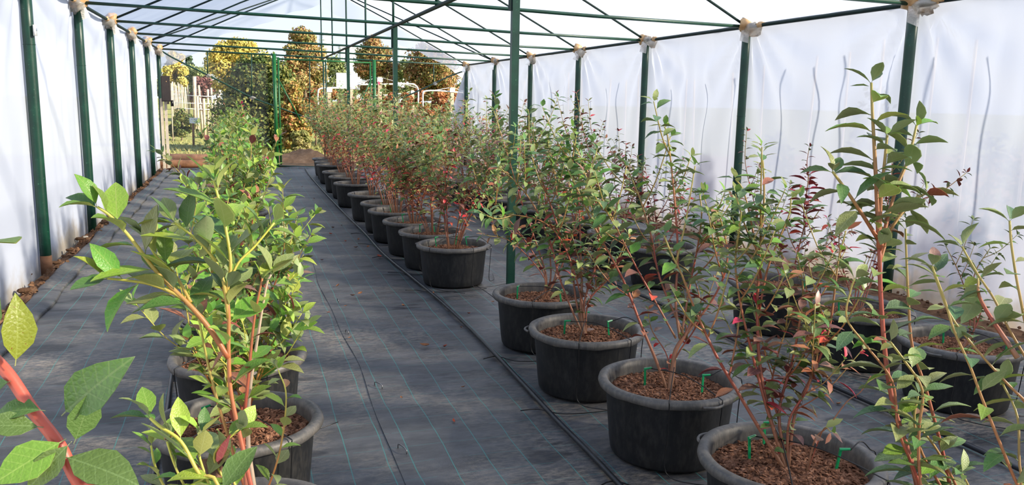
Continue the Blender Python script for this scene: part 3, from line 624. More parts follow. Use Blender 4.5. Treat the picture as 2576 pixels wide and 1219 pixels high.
def mulch_mesh(nch, seed, big):
    rr = random.Random(seed); m = MB(); n1 = 40; vs = [(0, 0, SOIL+.012)]
    for j in range(1, 9):
        for k in range(n1):
            a = 2*math.pi*k/n1; r_ = .261*j/8; vs.append((r_*math.cos(a), r_*math.sin(a), SOIL+.012*(1-j/8)+rr.uniform(-.004, .004)))
    fs = [(0, 1+k, 1+(k+1) % n1) for k in range(n1)]
    for j in range(7): fs += [(1+j*n1+k, 1+(j+1)*n1+k, 1+(j+1)*n1+(k+1) % n1, 1+j*n1+(k+1) % n1) for k in range(n1)]
    m.add(vs, fs)
    for q in range(nch):
        r_ = .25*math.sqrt(rr.random()); a = rr.uniform(0, 6.283); s = rr.uniform(.005, .013)*big
        rot = Matrix.Rotation(rr.uniform(0, 6.28), 3, 'Z') @ Matrix.Rotation(rr.uniform(-.7, .7), 3, 'X') @ Matrix.Rotation(rr.uniform(-.7, .7), 3, 'Y')
        m.box((r_*math.cos(a), r_*math.sin(a), SOIL+.012*(1-r_/.26)+rr.uniform(0, .008)), (s*1.7, s, s*.4), rot, 0, 0, .7)
    return m.mesh('bark_mulch', 'bark', False)
MULCH_NEAR = [mulch_mesh(1500, s, 1.0) for s in (1, 2, 3)]; MULCH_FAR = mulch_mesh(160, 5, 1.5)

# ------------------------------------------------------------------ leaves
def leaf_mesh(shape, colname):
    wd, cup, curl, tipd, twist = shape; m = MB(); rows = [(0, 0), (.1, .30), (.28, .82), (.5, 1.0), (.72, .74), (.9, .3), (1, 0)]
    top = []; bot = []; idx = []
    def P(t, hw, s, off):
        x = s*hw*wd/2; z = cup*abs(x)*.9-curl*t*t-tipd*max(0, t-.6)**2+twist*x*(t-.3)
        ln = t*(1-.12*curl); return (x, ln, z+off)
    vs = []; fs = []; mi = []
    for lay, off in ((0, 0), (1, -.012)):
        b0 = len(vs)
        for t, hw in rows:
            for s in (-1, 0, 1): vs.append(P(t, hw, s, off+ (0 if s == 0 else -.0)))
        for i in range(len(rows)-1):
            for j in (0, 1):
                a, b_, c, d = b0+i*3+j, b0+i*3+j+1, b0+(i+1)*3+j+1, b0+(i+1)*3+j
                fs.append((a, b_, c, d) if lay == 0 else (d, c, b_, a)); mi.append(lay)
    m.v = vs; m.f = fs; m.mi = mi; m.att = [0]*len(vs)
    b0 = len(m.v); m.add([(-.008, -.10, -.012), (.008, -.10, -.012), (.008, .03, 0), (-.008, .03, 0), (0, -.10, -.03), (0, .03, -.02)], [(0, 1, 2, 3), (1, 4, 5, 2), (4, 0, 3, 5)], 1)
    return m.mesh('leaf', ['leaf_'+colname, UNDER[colname]])
SHAPES = [(.54, .25, .10, .2, 0), (.48, .45, .22, .35, .15), (.60, .15, .04, .1, -.2), (.50, .3, .30, .5, .3), (.46, .6, .12, .2, -.25), (.46, .3, .18, .3, .1), (.42, .45, .28, .4, -.15), (.50, .2, .12, .2, .2), (.44, .5, .22, .3, 0)]
LEAVES = {}
def leaf_data(c, s):
    if (c, s) not in LEAVES: LEAVES[c, s] = leaf_mesh(SHAPES[s], c)
    return LEAVES[c, s]
PAL = {'Lfar': [('olive', .38), ('fresh', .22), ('green', .28), ('lite', .08), ('rust', .04)], 'M': [('green', .38), ('olive', .34), ('dark', .14), ('purple', .03), ('fresh', .10), ('rust', .01)],
       'Mlow': [('olive', .34), ('purple', .24), ('rust', .12), ('green', .22), ('red', .08)],
       'L': [('fresh', .40), ('lite', .30), ('green', .20), ('olive', .10)], 'Llow': [('olive', .38), ('fresh', .32), ('rust', .07), ('lite', .20), ('purple', .03)],
       'R': [('olive', .26), ('green', .22), ('purple', .24), ('dark', .12), ('red', .08), ('rust', .08)], 'Rlow': [('purple', .35), ('red', .2), ('rust', .25), ('olive', .2)],
       'Rred': [('red', .75), ('purple', .25)], 'F': [('olive', .4), ('green', .36), ('purple', .1), ('rust', .08), ('red', .02), ('dark', .04)], 'Flow': [('rust', .34), ('purple', .24), ('olive', .3), ('red', .12)]}
def pick(p):
    x = R.random(); s = 0
    for c, w_ in PAL[p]:
        s += w_
        if x < s: return c
    return PAL[p][0][0]
V = Vector
class Plant:
    def __init__(s, base, label, row, near, pal, leafL=.055, group='potted blueberry plants', stem='stem_red', turn=None):
        s.base = V(base); s.t = thing('potted_blueberry', base, label, 'potted plant', group); s.near = near; s.pal = pal; s.L = leafL*1.45; s.stems = []; s.lv = []; s.smat = stem; s.row = row; s.t0 = depth_of(V(base)+V((0, 0, SOIL)))
        p = link('pot', pot_me, s.t); p.rotation_euler.z = U(0, 6.28); r_ = link('rim', rim_me, p)
        if near:
            for a in (0, math.pi): l_ = link('lug', lug_me, p); l_.rotation_euler.z = a
        stuff(link('bark_mulch', R.choice(MULCH_NEAR) if near else MULCH_FAR, s.t)).rotation_euler.z = U(0, 6.28)
    def cane(s, pts, r0=.006, r1=.002, per=5, leafy=(.25, 1), sp=.024, L=None, asc=.45, shoots=0, shl=(.12, .28), age0=1., age1=0., pal=None, mat=None, lowpal=True, wide=1., nolow=.0):
        """pts: points relative to the base of the plant"""
        P = [V(p) for p in catmull(pts, per)]; n = len(P); cum = [0]
        for i in range(1, n): cum.append(cum[-1]+(P[i]-P[i-1]).length)
        tot = cum[-1]; s.stems.append((P, [r0+(r1-r0)*c/tot for c in cum], [age0+(age1-age0)*c/tot for c in cum], mat or s.smat)); si = len(s.stems)-1
        def at(d):
            for i in range(1, n):
                if cum[i] >= d: k = (d-cum[i-1])/max(1e-6, cum[i]-cum[i-1]); return P[i-1].lerp(P[i], k), (P[i]-P[i-1]).normalized()
            return P[-1], (P[-1]-P[-2]).normalized()
        L = L*1.4 if L else s.L; ph = U(0, 6.28); d = tot*leafy[0]
        while d < tot*leafy[1]:
            p, tg = at(d); u = d/tot; ph += 2.4+U(-.3, .3)
            if R.random() > nolow*(1-u):
                sd_ = tg.orthogonal().normalized(); rad = (Matrix.Rotation(ph, 3, tg) @ sd_)
                ll = L*U(.75, 1.15)*(1 if u < .88 else 1-.5*(u-.88)/.12)*(.75 if u < .25 else 1)
                s.lv.append((p, tg, rad, ll, u, si, asc*U(.6, 1.4), pal, lowpal, age0+(age1-age0)*u)); 
            d += sp*1.12*U(.75, 1.3)
        if leafy[1] >= .99:
            p, tg = P[-1], (P[-1]-P[-2]).normalized()
            for q in range(3):
                rad = Matrix.Rotation(q*2.1+ph, 3, tg) @ tg.orthogonal().normalized(); s.lv.append((p, tg, rad, L*.7, 1., si, 1.3, pal, lowpal, age1))
        for q in range(shoots*2 if (s.row == 'M' and s.near) else shoots):
            u = U(.35, .92); p, tg = at(u*tot); a = U(0, 6.28); rad = Matrix.Rotation(a, 3, tg) @ tg.orthogonal().normalized()
            dr = (tg*.55+rad*.75+V((0, 0, .45))).normalized(); ln = U(*shl); e = p+dr*ln+V((0, 0, ln*.25)); ag = age0+(age1-age0)*u
            s.cane([p, p+dr*ln*.5, e], r1*1.1, r1*.7, 4, (.12, 1), sp, L*.9/1.4, asc, 0, age0=ag*.8, age1=0, pal=pal, mat=mat, lowpal=lowpal)
        return s
    def px(s, pts, dd=0., dep0=None, off=(0, 0), **kw):
        """cane drawn through photo pixels; its distance starts at the pot and drifts by dd metres to the tip"""
        b = s.base+V((off[0], off[1], SOIL)); t0 = dep0 or depth_of(b); n = len(pts); q = [] if dep0 else [V((off[0], off[1], SOIL-.01))]
        if dep0 and (pts[0][1] > 1219 or pts[0][0] > 2576): q = [V((U(-.02, .02), U(-.02, .02), SOIL-.01))]
        for i, (x, y) in enumerate(pts): q.append(V(dep(x, y, t0+dd*(i/(n-1) if dep0 else (i+1)/n)))-s.base)
        return s.cane(q, **kw)
    def bush(s, n, h, sp_, lean=(0, 0), shoots=4, **kw):
        for i in range(n):
            a = i*2.4+U(-.4, .4); k = U(.35, 1); o = V((math.cos(a), math.sin(a), 0)); hh = h*U(.62, 1.05); b = o*U(.01, .05)+V((0, 0, SOIL-.01)); w_ = o*sp_*k+V((lean[0], lean[1], 0))*U(.7, 1.2)
            s.cane([b, b+w_*.22+V((0, 0, hh*.3)), b+w_*.6+V((U(-.03, .03), U(-.03, .03), hh*.65)), b+w_+V((U(-.04, .04), U(-.04, .04), hh))], shoots=shoots, **kw)
        return s
    def done(s, cap=292):
        so = []
        groups = {}
        for i, (P, r_, ag, mt) in enumerate(s.stems):
            m = MB().tube(P, r_, 6 if s.near else 5, 0, ag); so.append(m.build('stem', mt, s.t, True, 'age'))
        zmax = max(l[0].z for l in s.lv) if s.lv else 1
        L = []
        for (p, tg, rad, ll, u, si, asc, pal, low, age) in s.lv:
            d = (tg*asc*(1 if s.row == 'L' else .62)+rad*.9+V((0, 0, U(-.16, .2)))).normalized(); nrm = tg*.5+V((0, 0, .5))+TO_SUN*(.35 if s.row == 'L' else .6)+rad*U(-.25, .25)+V((U(-.2, .2), U(-.2, .2), 0)); nrm = (nrm-d*nrm.dot(d))
            nrm = nrm.normalized() if nrm.length > .05 else d.orthogonal().normalized(); x = d.cross(nrm)
            pl = pal or (s.pal+'low' if low and p.z < .32+.34*(zmax-.3)*U(.5, 1.5) and s.pal+'low' in PAL else s.pal)
            c = pick(pl); st = p+d*ll*.1
            L.append((ll, Matrix(((x.x*ll, d.x*ll, nrm.x*ll, st.x), (x.y*ll, d.y*ll, nrm.y*ll, st.y), (x.z*ll, d.z*ll, nrm.z*ll, st.z), (0, 0, 0, 1))), c, si, R.choice((0, 1, 2, 3, 4) if s.row == 'L' else (5, 6, 7, 8, 6, 1))))
        if s.near:
            L.sort(key=lambda q: -q[0]*U(.9, 1.1)); one, rest = L[:cap], L[cap:]
            for (ll, mx, c, si, sh) in one: o = link('leaf', leaf_data(c, sh), so[si]); o.matrix_local = mx
        else: rest = L
        if rest:
            m = MB(); names = list(LEAFC); rows = ((0, 0), (.3, .4), (.6, .42), (1, 0))
            for (ll, mx, c, si, sh) in rest:
                wd = SHAPES[sh][0]; cu = SHAPES[sh][2]; q = [mx @ V(v) for v in ((0, 0, 0), (-wd*.45, .32, .05), (0, .35, 0), (wd*.45, .32, .05), (-wd*.4, .66, .03-cu*.4), (0, .68, -cu*.5), (wd*.4, .66, .03-cu*.4), (0, 1, -cu))]
                m.add(q, [(0, 2, 1), (0, 3, 2), (1, 2, 5, 4), (2, 3, 6, 5), (4, 5, 7), (5, 6, 7)], names.index(c))
            stuff(m.build('foliage', ['leaf_'+k for k in names], s.t))
        return s.t
RW = {'L': 'beside the shaded wall', 'M': 'in the middle row', 'R': 'beside the sunlit wall'}

# --- positions of the pots
LY = [.62, 1.41, 2.22, 3.02, 3.83, 4.62, 5.5, 6.64, 7.35, 8.07, 8.8, 9.56, 10.51, 11.3, 12.13, 12.9, 13.7, 14.6, 15.5, 16.4]
LP = [(-.05+.0*i, y) for i, y in enumerate(LY)]
for i in range(7, 20): LP[i] = (-.05-.015*(i-6)/3, LY[i])
MP = [(1.80, .62), (1.76, 1.41), (1.72, 2.20), (1.71, 3.01), (1.68, 3.85), (1.73, 4.67), (1.62, 6.49), (1.60, 7.19), (1.57, 7.88), (1.54, 8.66), (1.55, 9.31), (1.52, 10.24), (1.49, 11.6), (1.52, 12.6), (1.50, 13.44), (1.53, 14.88), (1.56, 15.6), (1.58, 16.4)]
RP = [(3.55, 2.35), (3.46, 3.16), (3.43, 3.86), (3.38, 4.62), (3.30, 6.05), (3.27, 6.80), (3.2, 7.6), (3.16, 8.55), (3.14, 9.4), (3.13, 10.2), (3.14, 11.0), (3.14, 11.8), (3.11, 12.6), (3.08, 13.4), (3.05, 14.2), (3.02, 15.0), (3.0, 15.8), (3.0, 16.5)]
def lab(row, i, n, extra): return f'{ORD[n-i]} potted blueberry from the doorway {RW[row]}, {extra}'
nL, nM, nR = len(LP), len(MP), len(RP)
P3 = lambda p: (p[0], p[1], .018)

# ---- row beside the shaded wall
p = Plant((-.05, .62, .018), lab('L', 0, nL, 'thick coral stem'), 'L', True, 'L', .085, stem='stem_fg')
p.px([(330, 1420), (200, 1219), (150, 1120), (85, 1035), (25, 945), (-25, 890)], dep0=.80, r0=.0068, r1=.0058, leafy=(2, 2), age0=.5, age1=.5)
FG = [((40, 905), (55, 745), 'spot', 1, (.3, .1)), ((165, 1035), (297, 915), 'green', 1, (.2, .3)), ((190, 1105), (235, 985), 'green', 2, (.3, -.1)), ((150, 1112), (-20, 1215), 'fresh', 2, (.1, .5)), ((95, 1072), (-60, 1062), 'green', 0, (.0, .8)), ((170, 1150), (350, 1205), 'green', 0, (.1, .9)),
      ((100, 1030), (-40, 1020), 'green', 3, (.1, .9)), ((170, 1120), (60, 1235), 'green', 1, (.3, .5)), ((20, 960), (-40, 985), 'green', 0, (.2, .6)), ((-70, 610), (40, 598), 'fresh', 2, (.5, .3))]
bse = p.base
p.stems.append(([V(dep(-25, 890, .8))-bse, V(dep(-62, 845, .8))-bse, V(dep(-90, 760, .82))-bse, V(dep(-75, 600, .82))-bse], [.0056, .005, .004, .003], [.5, .5, .4, .3], 'stem_fg'))
t_ = p.done()
for (a, b, c, sh, nn_) in FG:
    A = V(dep(*a, .79))-bse; B = V(dep(*b, .77+U(-.03, .03)))-bse; d = (B-A); L_ = d.length; d.normalize()
    toc = (V(CC)-V(dep(*a, .79))).normalized(); nrm = toc*(.8)+V((0, 0, nn_[1]))+V((nn_[0], 0, 0)); nrm = (nrm-d*nrm.dot(d)).normalized(); x = d.cross(nrm)
    o = link('leaf', leaf_data(c, sh), t_.children[2] if False else [q for q in t_.children if q.name.startswith('stem')][0]); wsc = L_*1.02
    o.matrix_local = Matrix(((x.x*wsc, d.x*L_, nrm.x*L_, A.x), (x.y*wsc, d.y*L_, nrm.y*L_, A.y), (x.z*wsc, d.z*L_, nrm.z*L_, A.z), (0, 0, 0, 1)))
p = Plant((-.05, 1.41, .018), lab('L', 1, nL, 'short fresh green shoots'), 'L', True, 'L', .062, stem='stem_yellow')
K = dict(asc=.9, sp=.022)
p.px([(560, 1280), (500, 1190), (455, 1110), (400, 1070), (378, 1050)], dep0=1.45, r0=.005, r1=.003, leafy=(.2, 1), **K)
p.px([(520, 1290), (470, 1230), (440, 1170), (420, 1110)], dep0=1.5, r0=.004, r1=.002, leafy=(.2, 1), pal='Llow', L=.045, **K)
p.px([(600, 1290), (560, 1200), (540, 1140), (600, 1080)], dep0=1.5, r0=.004, r1=.002, leafy=(.3, 1), pal='Llow', L=.05, **K)
p.px([(500, 1300), (420, 1230), (390, 1170), (380, 1120)], dep0=1.52, r0=.004, r1=.002, leafy=(.2, 1), pal='Llow', L=.04, **K)
p.px([(560, 1300), (530, 1230), (500, 1140), (505, 1090)], dep0=1.48, r0=.004, r1=.002, leafy=(.2, 1), L=.05, **K)
p.bush(3, .26, .14, shoots=0); p.done()
p = Plant(P3(LP[2]), lab('L', 2, nL, 'tall bright yellow green shoots'), 'L', True, 'L', .088, stem='stem_yellow')
K = dict(asc=.85, sp=.03, lowpal=False)
t0 = 2.25
p.px([(640, 1290), (622, 1180), (600, 1080), (580, 980), (575, 870), (575, 780), (562, 720)], dep0=t0, r0=.0078, r1=.0055, leafy=(.45, .98), age0=.9, age1=.5, sp=.05, asc=.8)
p.px([(575, 800), (560, 700), (530, 640), (480, 590), (440, 560)], dep0=t0, dd=-.03, r0=.006, r1=.0035, leafy=(.1, 1), age0=.35, age1=0, **K)
p.px([(570, 740), (580, 660), (565, 560), (550, 500), (538, 455)], dep0=t0-.0, r0=.006, r1=.0035, leafy=(.05, 1), age0=.3, age1=0, **K)
p.px([(575, 900), (530, 830), (480, 770), (400, 690), (330, 600), (280, 545), (245, 520)], dep0=t0, dd=-.1, r0=.008, r1=.0035, leafy=(.3, 1), age0=.7, age1=0, **K)
p.px([(510, 800), (450, 745), (380, 715), (320, 705), (270, 700)], dep0=t0-.02, dd=-.08, r0=.006, r1=.003, leafy=(.2, 1), age0=.4, age1=0, **K)
p.px([(480, 760), (440, 690), (390, 640), (370, 600)], dep0=t0-.03, dd=.05, r0=.005, r1=.003, leafy=(.2, 1), age0=.3, age1=0, **K)
p.px([(572, 720), (600, 660), (640, 620), (690, 560)], dep0=t0, dd=.06, r0=.004, r1=.003, leafy=(.1, 1), age0=.2, age1=0, L=.07, asc=.8, sp=.03)
p.px([(620, 1280), (612, 1100), (625, 950), (640, 800), (660, 700)], dep0=t0+.05, r0=.007, r1=.003, leafy=(.4, 1), age0=1, age1=.6, pal='Llow', L=.055, asc=.6, sp=.03)
p.px([(640, 1280), (625, 1120), (628, 990), (648, 850), (670, 720), (682, 690)], dep0=t0+.08, r0=.008, r1=.003, leafy=(2, 2), age0=.5, age1=.5, mat='stem_pale')
p.px([(630, 1280), (590, 1150), (545, 1000), (520, 900), (500, 800)], dep0=t0+.1, r0=.006, r1=.003, leafy=(.4, 1), pal='Llow', L=.06, asc=.6, sp=.03)
p.px([(645, 1290), (700, 1150), (720, 1000), (700, 930)], dep0=t0+.12, r0=.004, r1=.002, leafy=(.35, 1), pal='Llow', L=.045, asc=.6, sp=.022)
p.done()
LL = [dict(n=6, h=.62, sp=.26), dict(n=7, h=.75, sp=.26), dict(n=7, h=.75, sp=.3)]
for i in range(3, nL):
    near = LP[i][1] < 8.6; d = LP[i][1]
    ex = 'tall fresh shoots' if i in (6, 7) else ('red tinted tips' if i > 11 else 'leafy green bush')
    p = Plant(P3(LP[i]), lab('L', i, nL, ex), 'L', near, ('L' if i % 3 else 'Llow') if i < 8 else 'Lfar', .064 if near else .062, stem='stem_yellow' if i % 2 else 'stem_red')
    hh = [.62, .72, .75, .85, .95, .9, .85, .9, .95, .95, 1.0, 1.0, 1.05, 1.0, 1.0, 1.05, 1.0][i-3]
    p.bush(6 if near else 7, hh*.92, .22 if near else .24, lean=((-.03, 0) if i % 2 else (.02, .0)), shoots=4, asc=.7, sp=.026)
    if i == 3: p.px([(640, 900), (690, 800), (720, 720), (740, 690)], dd=0, r0=.005, r1=.002, leafy=(.3, 1), shoots=5, shl=(.1, .2), pal='Llow')
    if i == 6: p.px([(600, 560), (610, 480), (630, 400), (632, 345)], dd=0, r0=.006, r1=.003, leafy=(.15, 1), asc=.85, L=.085); p.px([(580, 560), (560, 470), (540, 420)], dd=0, r0=.005, r1=.003, leafy=(.2, 1), asc=.8, L=.08)
    if i == 7: p.px([(640, 600), (700, 560), (725, 535)], dd=0, r0=.004, r1=.002, leafy=(.3, 1), asc=.8); p.px([(560, 520), (470, 450), (420, 400), (392, 380)], dd=0, r0=.005, r1=.002, leafy=(.3, 1), asc=.7, pal='F')
    if i == 8: p.px([(600, 470), (520, 470), (450, 440), (410, 385)], dd=0, r0=.004, r1=.002, leafy=(.3, 1), asc=.7, pal='F')
    if i == 15: p.px([(625, 390), (618, 330), (610, 275), (608, 262)], dd=0, r0=.006, r1=.003, leafy=(.3, 1), pal='Rred', asc=.5, L=.06)
    if i == 14: p.px([(590, 400), (560, 350), (545, 320)], dd=0, r0=.006, r1=.003, leafy=(.4, 1), pal='Rred', asc=.5)
    if i in (9, 11): p.px([(660, 460-12*(i-9)), (670, 430-10*(i-9)), (672, 408-6*(i-9))], dd=0, r0=.003, r1=.002, leafy=(.5, 1), pal='Rred', sp=.06)
    p.done()

# ---- middle row
K = dict(r0=.0065, r1=.0022, asc=.4, sp=.025)
p = Plant(P3(MP[0]), lab('M', 0, nM, 'thin arching coral stems'), 'M', True, 'M', .05)  # stands just outside the frame
K2 = dict(r0=.005, r1=.002, asc=.4, sp=.026, lowpal=False)
for pts, dd in (([(2610, 1300), (2560, 1219), (2510, 1100), (2470, 1000), (2440, 920), (2400, 830), (2375, 750), (2345, 670)], 0), ([(2650, 1100), (2590, 1020), (2530, 960), (2450, 870), (2390, 790), (2350, 690)], .05),
                ([(2680, 1050), (2600, 930), (2540, 830), (2500, 750), (2460, 690), (2420, 620)], .1), ([(2700, 1000), (2600, 870), (2565, 740), (2545, 620), (2540, 555)], 0), ([(2640, 1350), (2570, 1200), (2560, 1050), (2520, 960)], .08), ([(2560, 900), (2470, 760), (2460, 700)], .1)):
    p.px(pts, dd=dd, dep0=1.5, **K2)
p.bush(3, .8, .15, lean=(.1, -.05), shoots=1); p.done()
p = Plant(P3(MP[1]), lab('M', 1, nM, 'tallest upright shoot of all'), 'M', True, 'M', .062)
t0 = 1.95
K2 = dict(asc=.42, lowpal=False, L=.066)
p.px([(2345, 1330), (2290, 1150), (2248, 1020), (2228, 900), (2216, 750), (2212, 620)], dep0=t0, r0=.0068, r1=.005, leafy=(.1, 1), sp=.018, age0=.9, age1=.45, **K2)
p.px([(2212, 625), (2206, 500), (2200, 380), (2195, 290), (2192, 208)], dep0=t0, r0=.006, r1=.003, leafy=(.05, 1), sp=.021, age0=.4, age1=0, **K2)
p.px([(2212, 640), (2235, 540), (2260, 460), (2285, 400), (2306, 315)], dep0=t0, dd=.06, r0=.005, r1=.003, leafy=(.1, 1), sp=.020, age0=.4, age1=0, **K2)
p.px([(2212, 610), (2216, 500), (2225, 410), (2232, 340)], dep0=t0, r0=.005, r1=.003, leafy=(.1, 1), sp=.020, age0=.4, age1=0, **K2)
p.px([(2208, 600), (2170, 540), (2130, 480), (2095, 432)], dep0=t0, dd=-.05, r0=.005, r1=.003, leafy=(.2, 1), sp=.021, age0=.4, age1=0, **K2)
p.px([(2212, 660), (2240, 580), (2290, 510), (2330, 485)], dep0=t0, dd=.05, r0=.005, r1=.003, leafy=(.1, 1), sp=.021, age0=.3, age1=0, **K2)
K2['L'] = .055
p.px([(2420, 1330), (2370, 1130), (2330, 980), (2295, 870), (2285, 750), (2280, 640), (2278, 575)], dep0=t0+.08, r0=.006, r1=.0025, leafy=(.08, 1), sp=.017, age0=.9, **K2)
p.px([(2350, 1330), (2315, 1200), (2312, 1080), (2320, 980), (2270, 900), (2240, 860)], dep0=t0-.04, r0=.006, r1=.0025, leafy=(.08, 1), sp=.017, age0=.9, **K2)
p.px([(2400, 1320), (2370, 1230), (2320, 1140), (2300, 1060), (2310, 990)], dep0=t0+.02, r0=.005, r1=.0025, leafy=(.08, 1), sp=.017, age0=1, **K2)
p.px([(2450, 1330), (2400, 1210), (2350, 1120), (2300, 1060)], dep0=t0+.04, r0=.005, r1=.0025, leafy=(.08, 1), sp=.018, age0=1, **K2)
p.px([(2470, 1330), (2440, 1230), (2420, 1190)], dep0=t0, r0=.005, r1=.0025, leafy=(.2, 1), sp=.04, **K2)
p.px([(2360, 1330), (2300, 1180), (2260, 1080), (2245, 960), (2180, 870), (2130, 800), (2140, 730), (2150, 700)], dep0=t0-.02, dd=-.05, r0=.005, r1=.002, leafy=(.5, 1), sp=.04, age1=0, **K2)
p.done()
p = Plant(P3(MP[2]), lab('M', 2, nM, 'purple lower leaves and bare twig'), 'M', True, 'M', .056)
K2 = dict(asc=.4, sp=.020)
p.px([(1900, 1060), (1850, 975), (1800, 890), (1745, 770), (1715, 690), (1690, 640), (1670, 590)], dd=-.05, r0=.0075, r1=.003, shoots=2, leafy=(.3, 1), sp=.03, asc=.4)
p.px([(1935, 1040), (1912, 920), (1905, 780), (1912, 620), (1922, 500), (1920, 420), (1916, 385)], dd=0, r0=.007, r1=.003, shoots=2, leafy=(.25, 1), **K2)
p.px([(1930, 1030), (1890, 880), (1862, 760), (1850, 660), (1860, 560)], dd=-.05, r0=.006, r1=.0025, shoots=2, leafy=(.2, 1), **K2)
p.px([(1910, 780), (1930, 680), (1960, 600), (1985, 540), (1990, 500)], dd=0, dep0=p.t0, r0=.004, r1=.0025, leafy=(.1, 1), age0=.5, **K2)
p.px([(1915, 700), (1890, 560), (1870, 480), (1850, 450)], dd=0, dep0=p.t0, r0=.004, r1=.0025, leafy=(.2, 1), age0=.5, **K2)
p.px([(1960, 1040), (1990, 920), (2010, 820), (2020, 720), (2005, 640)], dd=.1, r0=.006, r1=.0025, shoots=3, leafy=(.15, 1), pal='Mlow', **K2)
p.px([(2000, 1040), (2050, 930), (2085, 830), (2100, 730), (2110, 650), (2128, 580)], dd=.05, r0=.006, r1=.0025, shoots=2, leafy=(.15, 1), **K2)
p.px([(1985, 1060), (2030, 980), (2055, 900), (2060, 820)], dd=-.05, r0=.005, r1=.002, shoots=3, leafy=(.15, 1), pal='Mlow', **K2)
p.px([(1960, 1060), (1940, 980), (1960, 880), (1990, 800)], dd=.1, r0=.005, r1=.002, shoots=3, leafy=(.15, 1), pal='Mlow', **K2)
p.px([(2050, 1105), (2085, 1070), (2130, 1010), (2165, 985), (2190, 945)], dd=-.1, off=(.05, -.03), r0=.0035, r1=.0015, leafy=(.7, .98), sp=.10, L=.03, age0=1, age1=.8)
p.px([(2060, 1105), (2075, 1075), (2090, 1085)], dd=-.1, off=(.05, -.03), r0=.002, r1=.0015, leafy=(.5, 1), sp=.04, L=.045)
p.done()
p = Plant(P3(MP[3]), lab('M', 3, nM, 'twisted brown base and wide fan'), 'M', True, 'M', .062)
K2 = dict(asc=.4, sp=.020)
p.px([(1692, 930), (1700, 880), (1728, 835), (1745, 800)], dd=0, r0=.014, r1=.006, leafy=(2, 2), age0=1.0, age1=.8)
p.px([(1650, 905), (1610, 810), (1575, 720), (1540, 650), (1490, 560), (1455, 480), (1430, 430)], dd=-.05, r0=.007, r1=.003, shoots=2, leafy=(.25, 1), **K2)
p.px([(1710, 850), (1700, 760), (1705, 640), (1700, 540), (1690, 430), (1680, 345), (1672, 318)], dd=.0, dep0=p.t0, r0=.006, r1=.003, shoots=1, leafy=(.2, 1), **K2)
p.px([(1715, 840), (1735, 720), (1755, 620), (1765, 540), (1760, 490)], dep0=p.t0, dd=.05, r0=.005, r1=.003, shoots=2, leafy=(.2, 1), **K2)
p.px([(1700, 850), (1650, 760), (1600, 670), (1550, 570), (1520, 500)], dep0=p.t0, dd=-.08, r0=.005, r1=.003, shoots=2, leafy=(.1, 1), **K2)
p.px([(1720, 850), (1800, 740), (1830, 650), (1815, 560), (1800, 530)], dep0=p.t0, dd=-.1, r0=.005, r1=.003, shoots=1, leafy=(.3, 1), **K2)
p.px([(1720, 840), (1660, 700), (1640, 600), (1610, 500), (1590, 450)], dep0=p.t0, dd=.1, r0=.005, r1=.003, shoots=2, leafy=(.2, 1), **K2)
p.px([(1700, 900), (1760, 800), (1745, 700), (1690, 650)], dd=.1, r0=.004, r1=.002, shoots=2, leafy=(.3, 1), **K2)
p.px([(1680, 900), (1640, 830), (1630, 780)], dd=.05, r0=.003, r1=.002, leafy=(.2, 1), L=.04, **K2)
p.done()
p = Plant(P3(MP[4]), lab('M', 4, nM, 'pale base and long coral stems'), 'M', True, 'M', .058)
p.px([(1464, 800), (1462, 760), (1464, 700)], dd=0, r0=.013, r1=.006, leafy=(2, 2), age0=1, age1=.9)
p.px([(1435, 770), (1405, 690), (1385, 610), (1345, 520), (1300, 460), (1255, 420)], dd=-.05, r0=.006, r1=.003, shoots=2, leafy=(.25, 1), **K2)
p.px([(1450, 760), (1435, 660), (1400, 560), (1370, 470), (1335, 380), (1330, 290)], dd=0, r0=.006, r1=.003, shoots=2, leafy=(.25, 1), **K2)
p.px([(1462, 700), (1460, 600), (1455, 500), (1440, 420), (1450, 340)], dep0=p.t0, dd=0, r0=.005, r1=.003, shoots=3, leafy=(.1, 1), **K2)
p.px([(1470, 760), (1500, 660), (1505, 560), (1485, 450), (1440, 355)], dd=-.05, r0=.006, r1=.003, shoots=2, leafy=(.25, 1), **K2)
p.px([(1460, 740), (1420, 620), (1370, 560), (1290, 540), (1225, 545)], dd=-.1, r0=.005, r1=.0025, shoots=1, leafy=(.3, 1), **K2)
p.px([(1480, 760), (1530, 700), (1560, 640), (1580, 590)], dd=-.05, r0=.005, r1=.0025, shoots=2, leafy=(.25, 1), **K2)
p.px([(1470, 770), (1480, 700), (1470, 640)], dd=.05, r0=.005, r1=.002, shoots=3, leafy=(.05, 1), pal='Mlow', **K2)
p.done()
p = Plant(P3(MP[5]), lab('M', 5, nM, 'reddish clump beside centre post'), 'M', True, 'M', .054)
p.px([(1375, 700), (1345, 600), (1310, 500), (1280, 400), (1255, 320), (1242, 278)], dd=0, r0=.006, r1=.0025, shoots=3, leafy=(.2, 1), **K2)
p.px([(1385, 700), (1380, 600), (1370, 480), (1350, 400), (1340, 310)], dd=.05, r0=.006, r1=.0025, shoots=3, leafy=(.2, 1), **K2)
p.px([(1395, 700), (1410, 600), (1400, 480), (1390, 380)], dd=0, r0=.006, r1=.0025, shoots=3, leafy=(.2, 1), **K2)
p.px([(1370, 690), (1310, 590), (1250, 520), (1205, 470), (1185, 400)], dd=-.1, r0=.005, r1=.0025, shoots=3, leafy=(.25, 1), **K2)
p.px([(1370, 700), (1290, 610), (1215, 590)], dd=-.1, r0=.004, r1=.002, shoots=1, leafy=(.3, 1), **K2)
p.px([(1400, 700), (1430, 620), (1450, 540), (1440, 460)], dd=.05, r0=.005, r1=.0025, shoots=3, leafy=(.1, 1), pal='Mlow', **K2)
p.done()
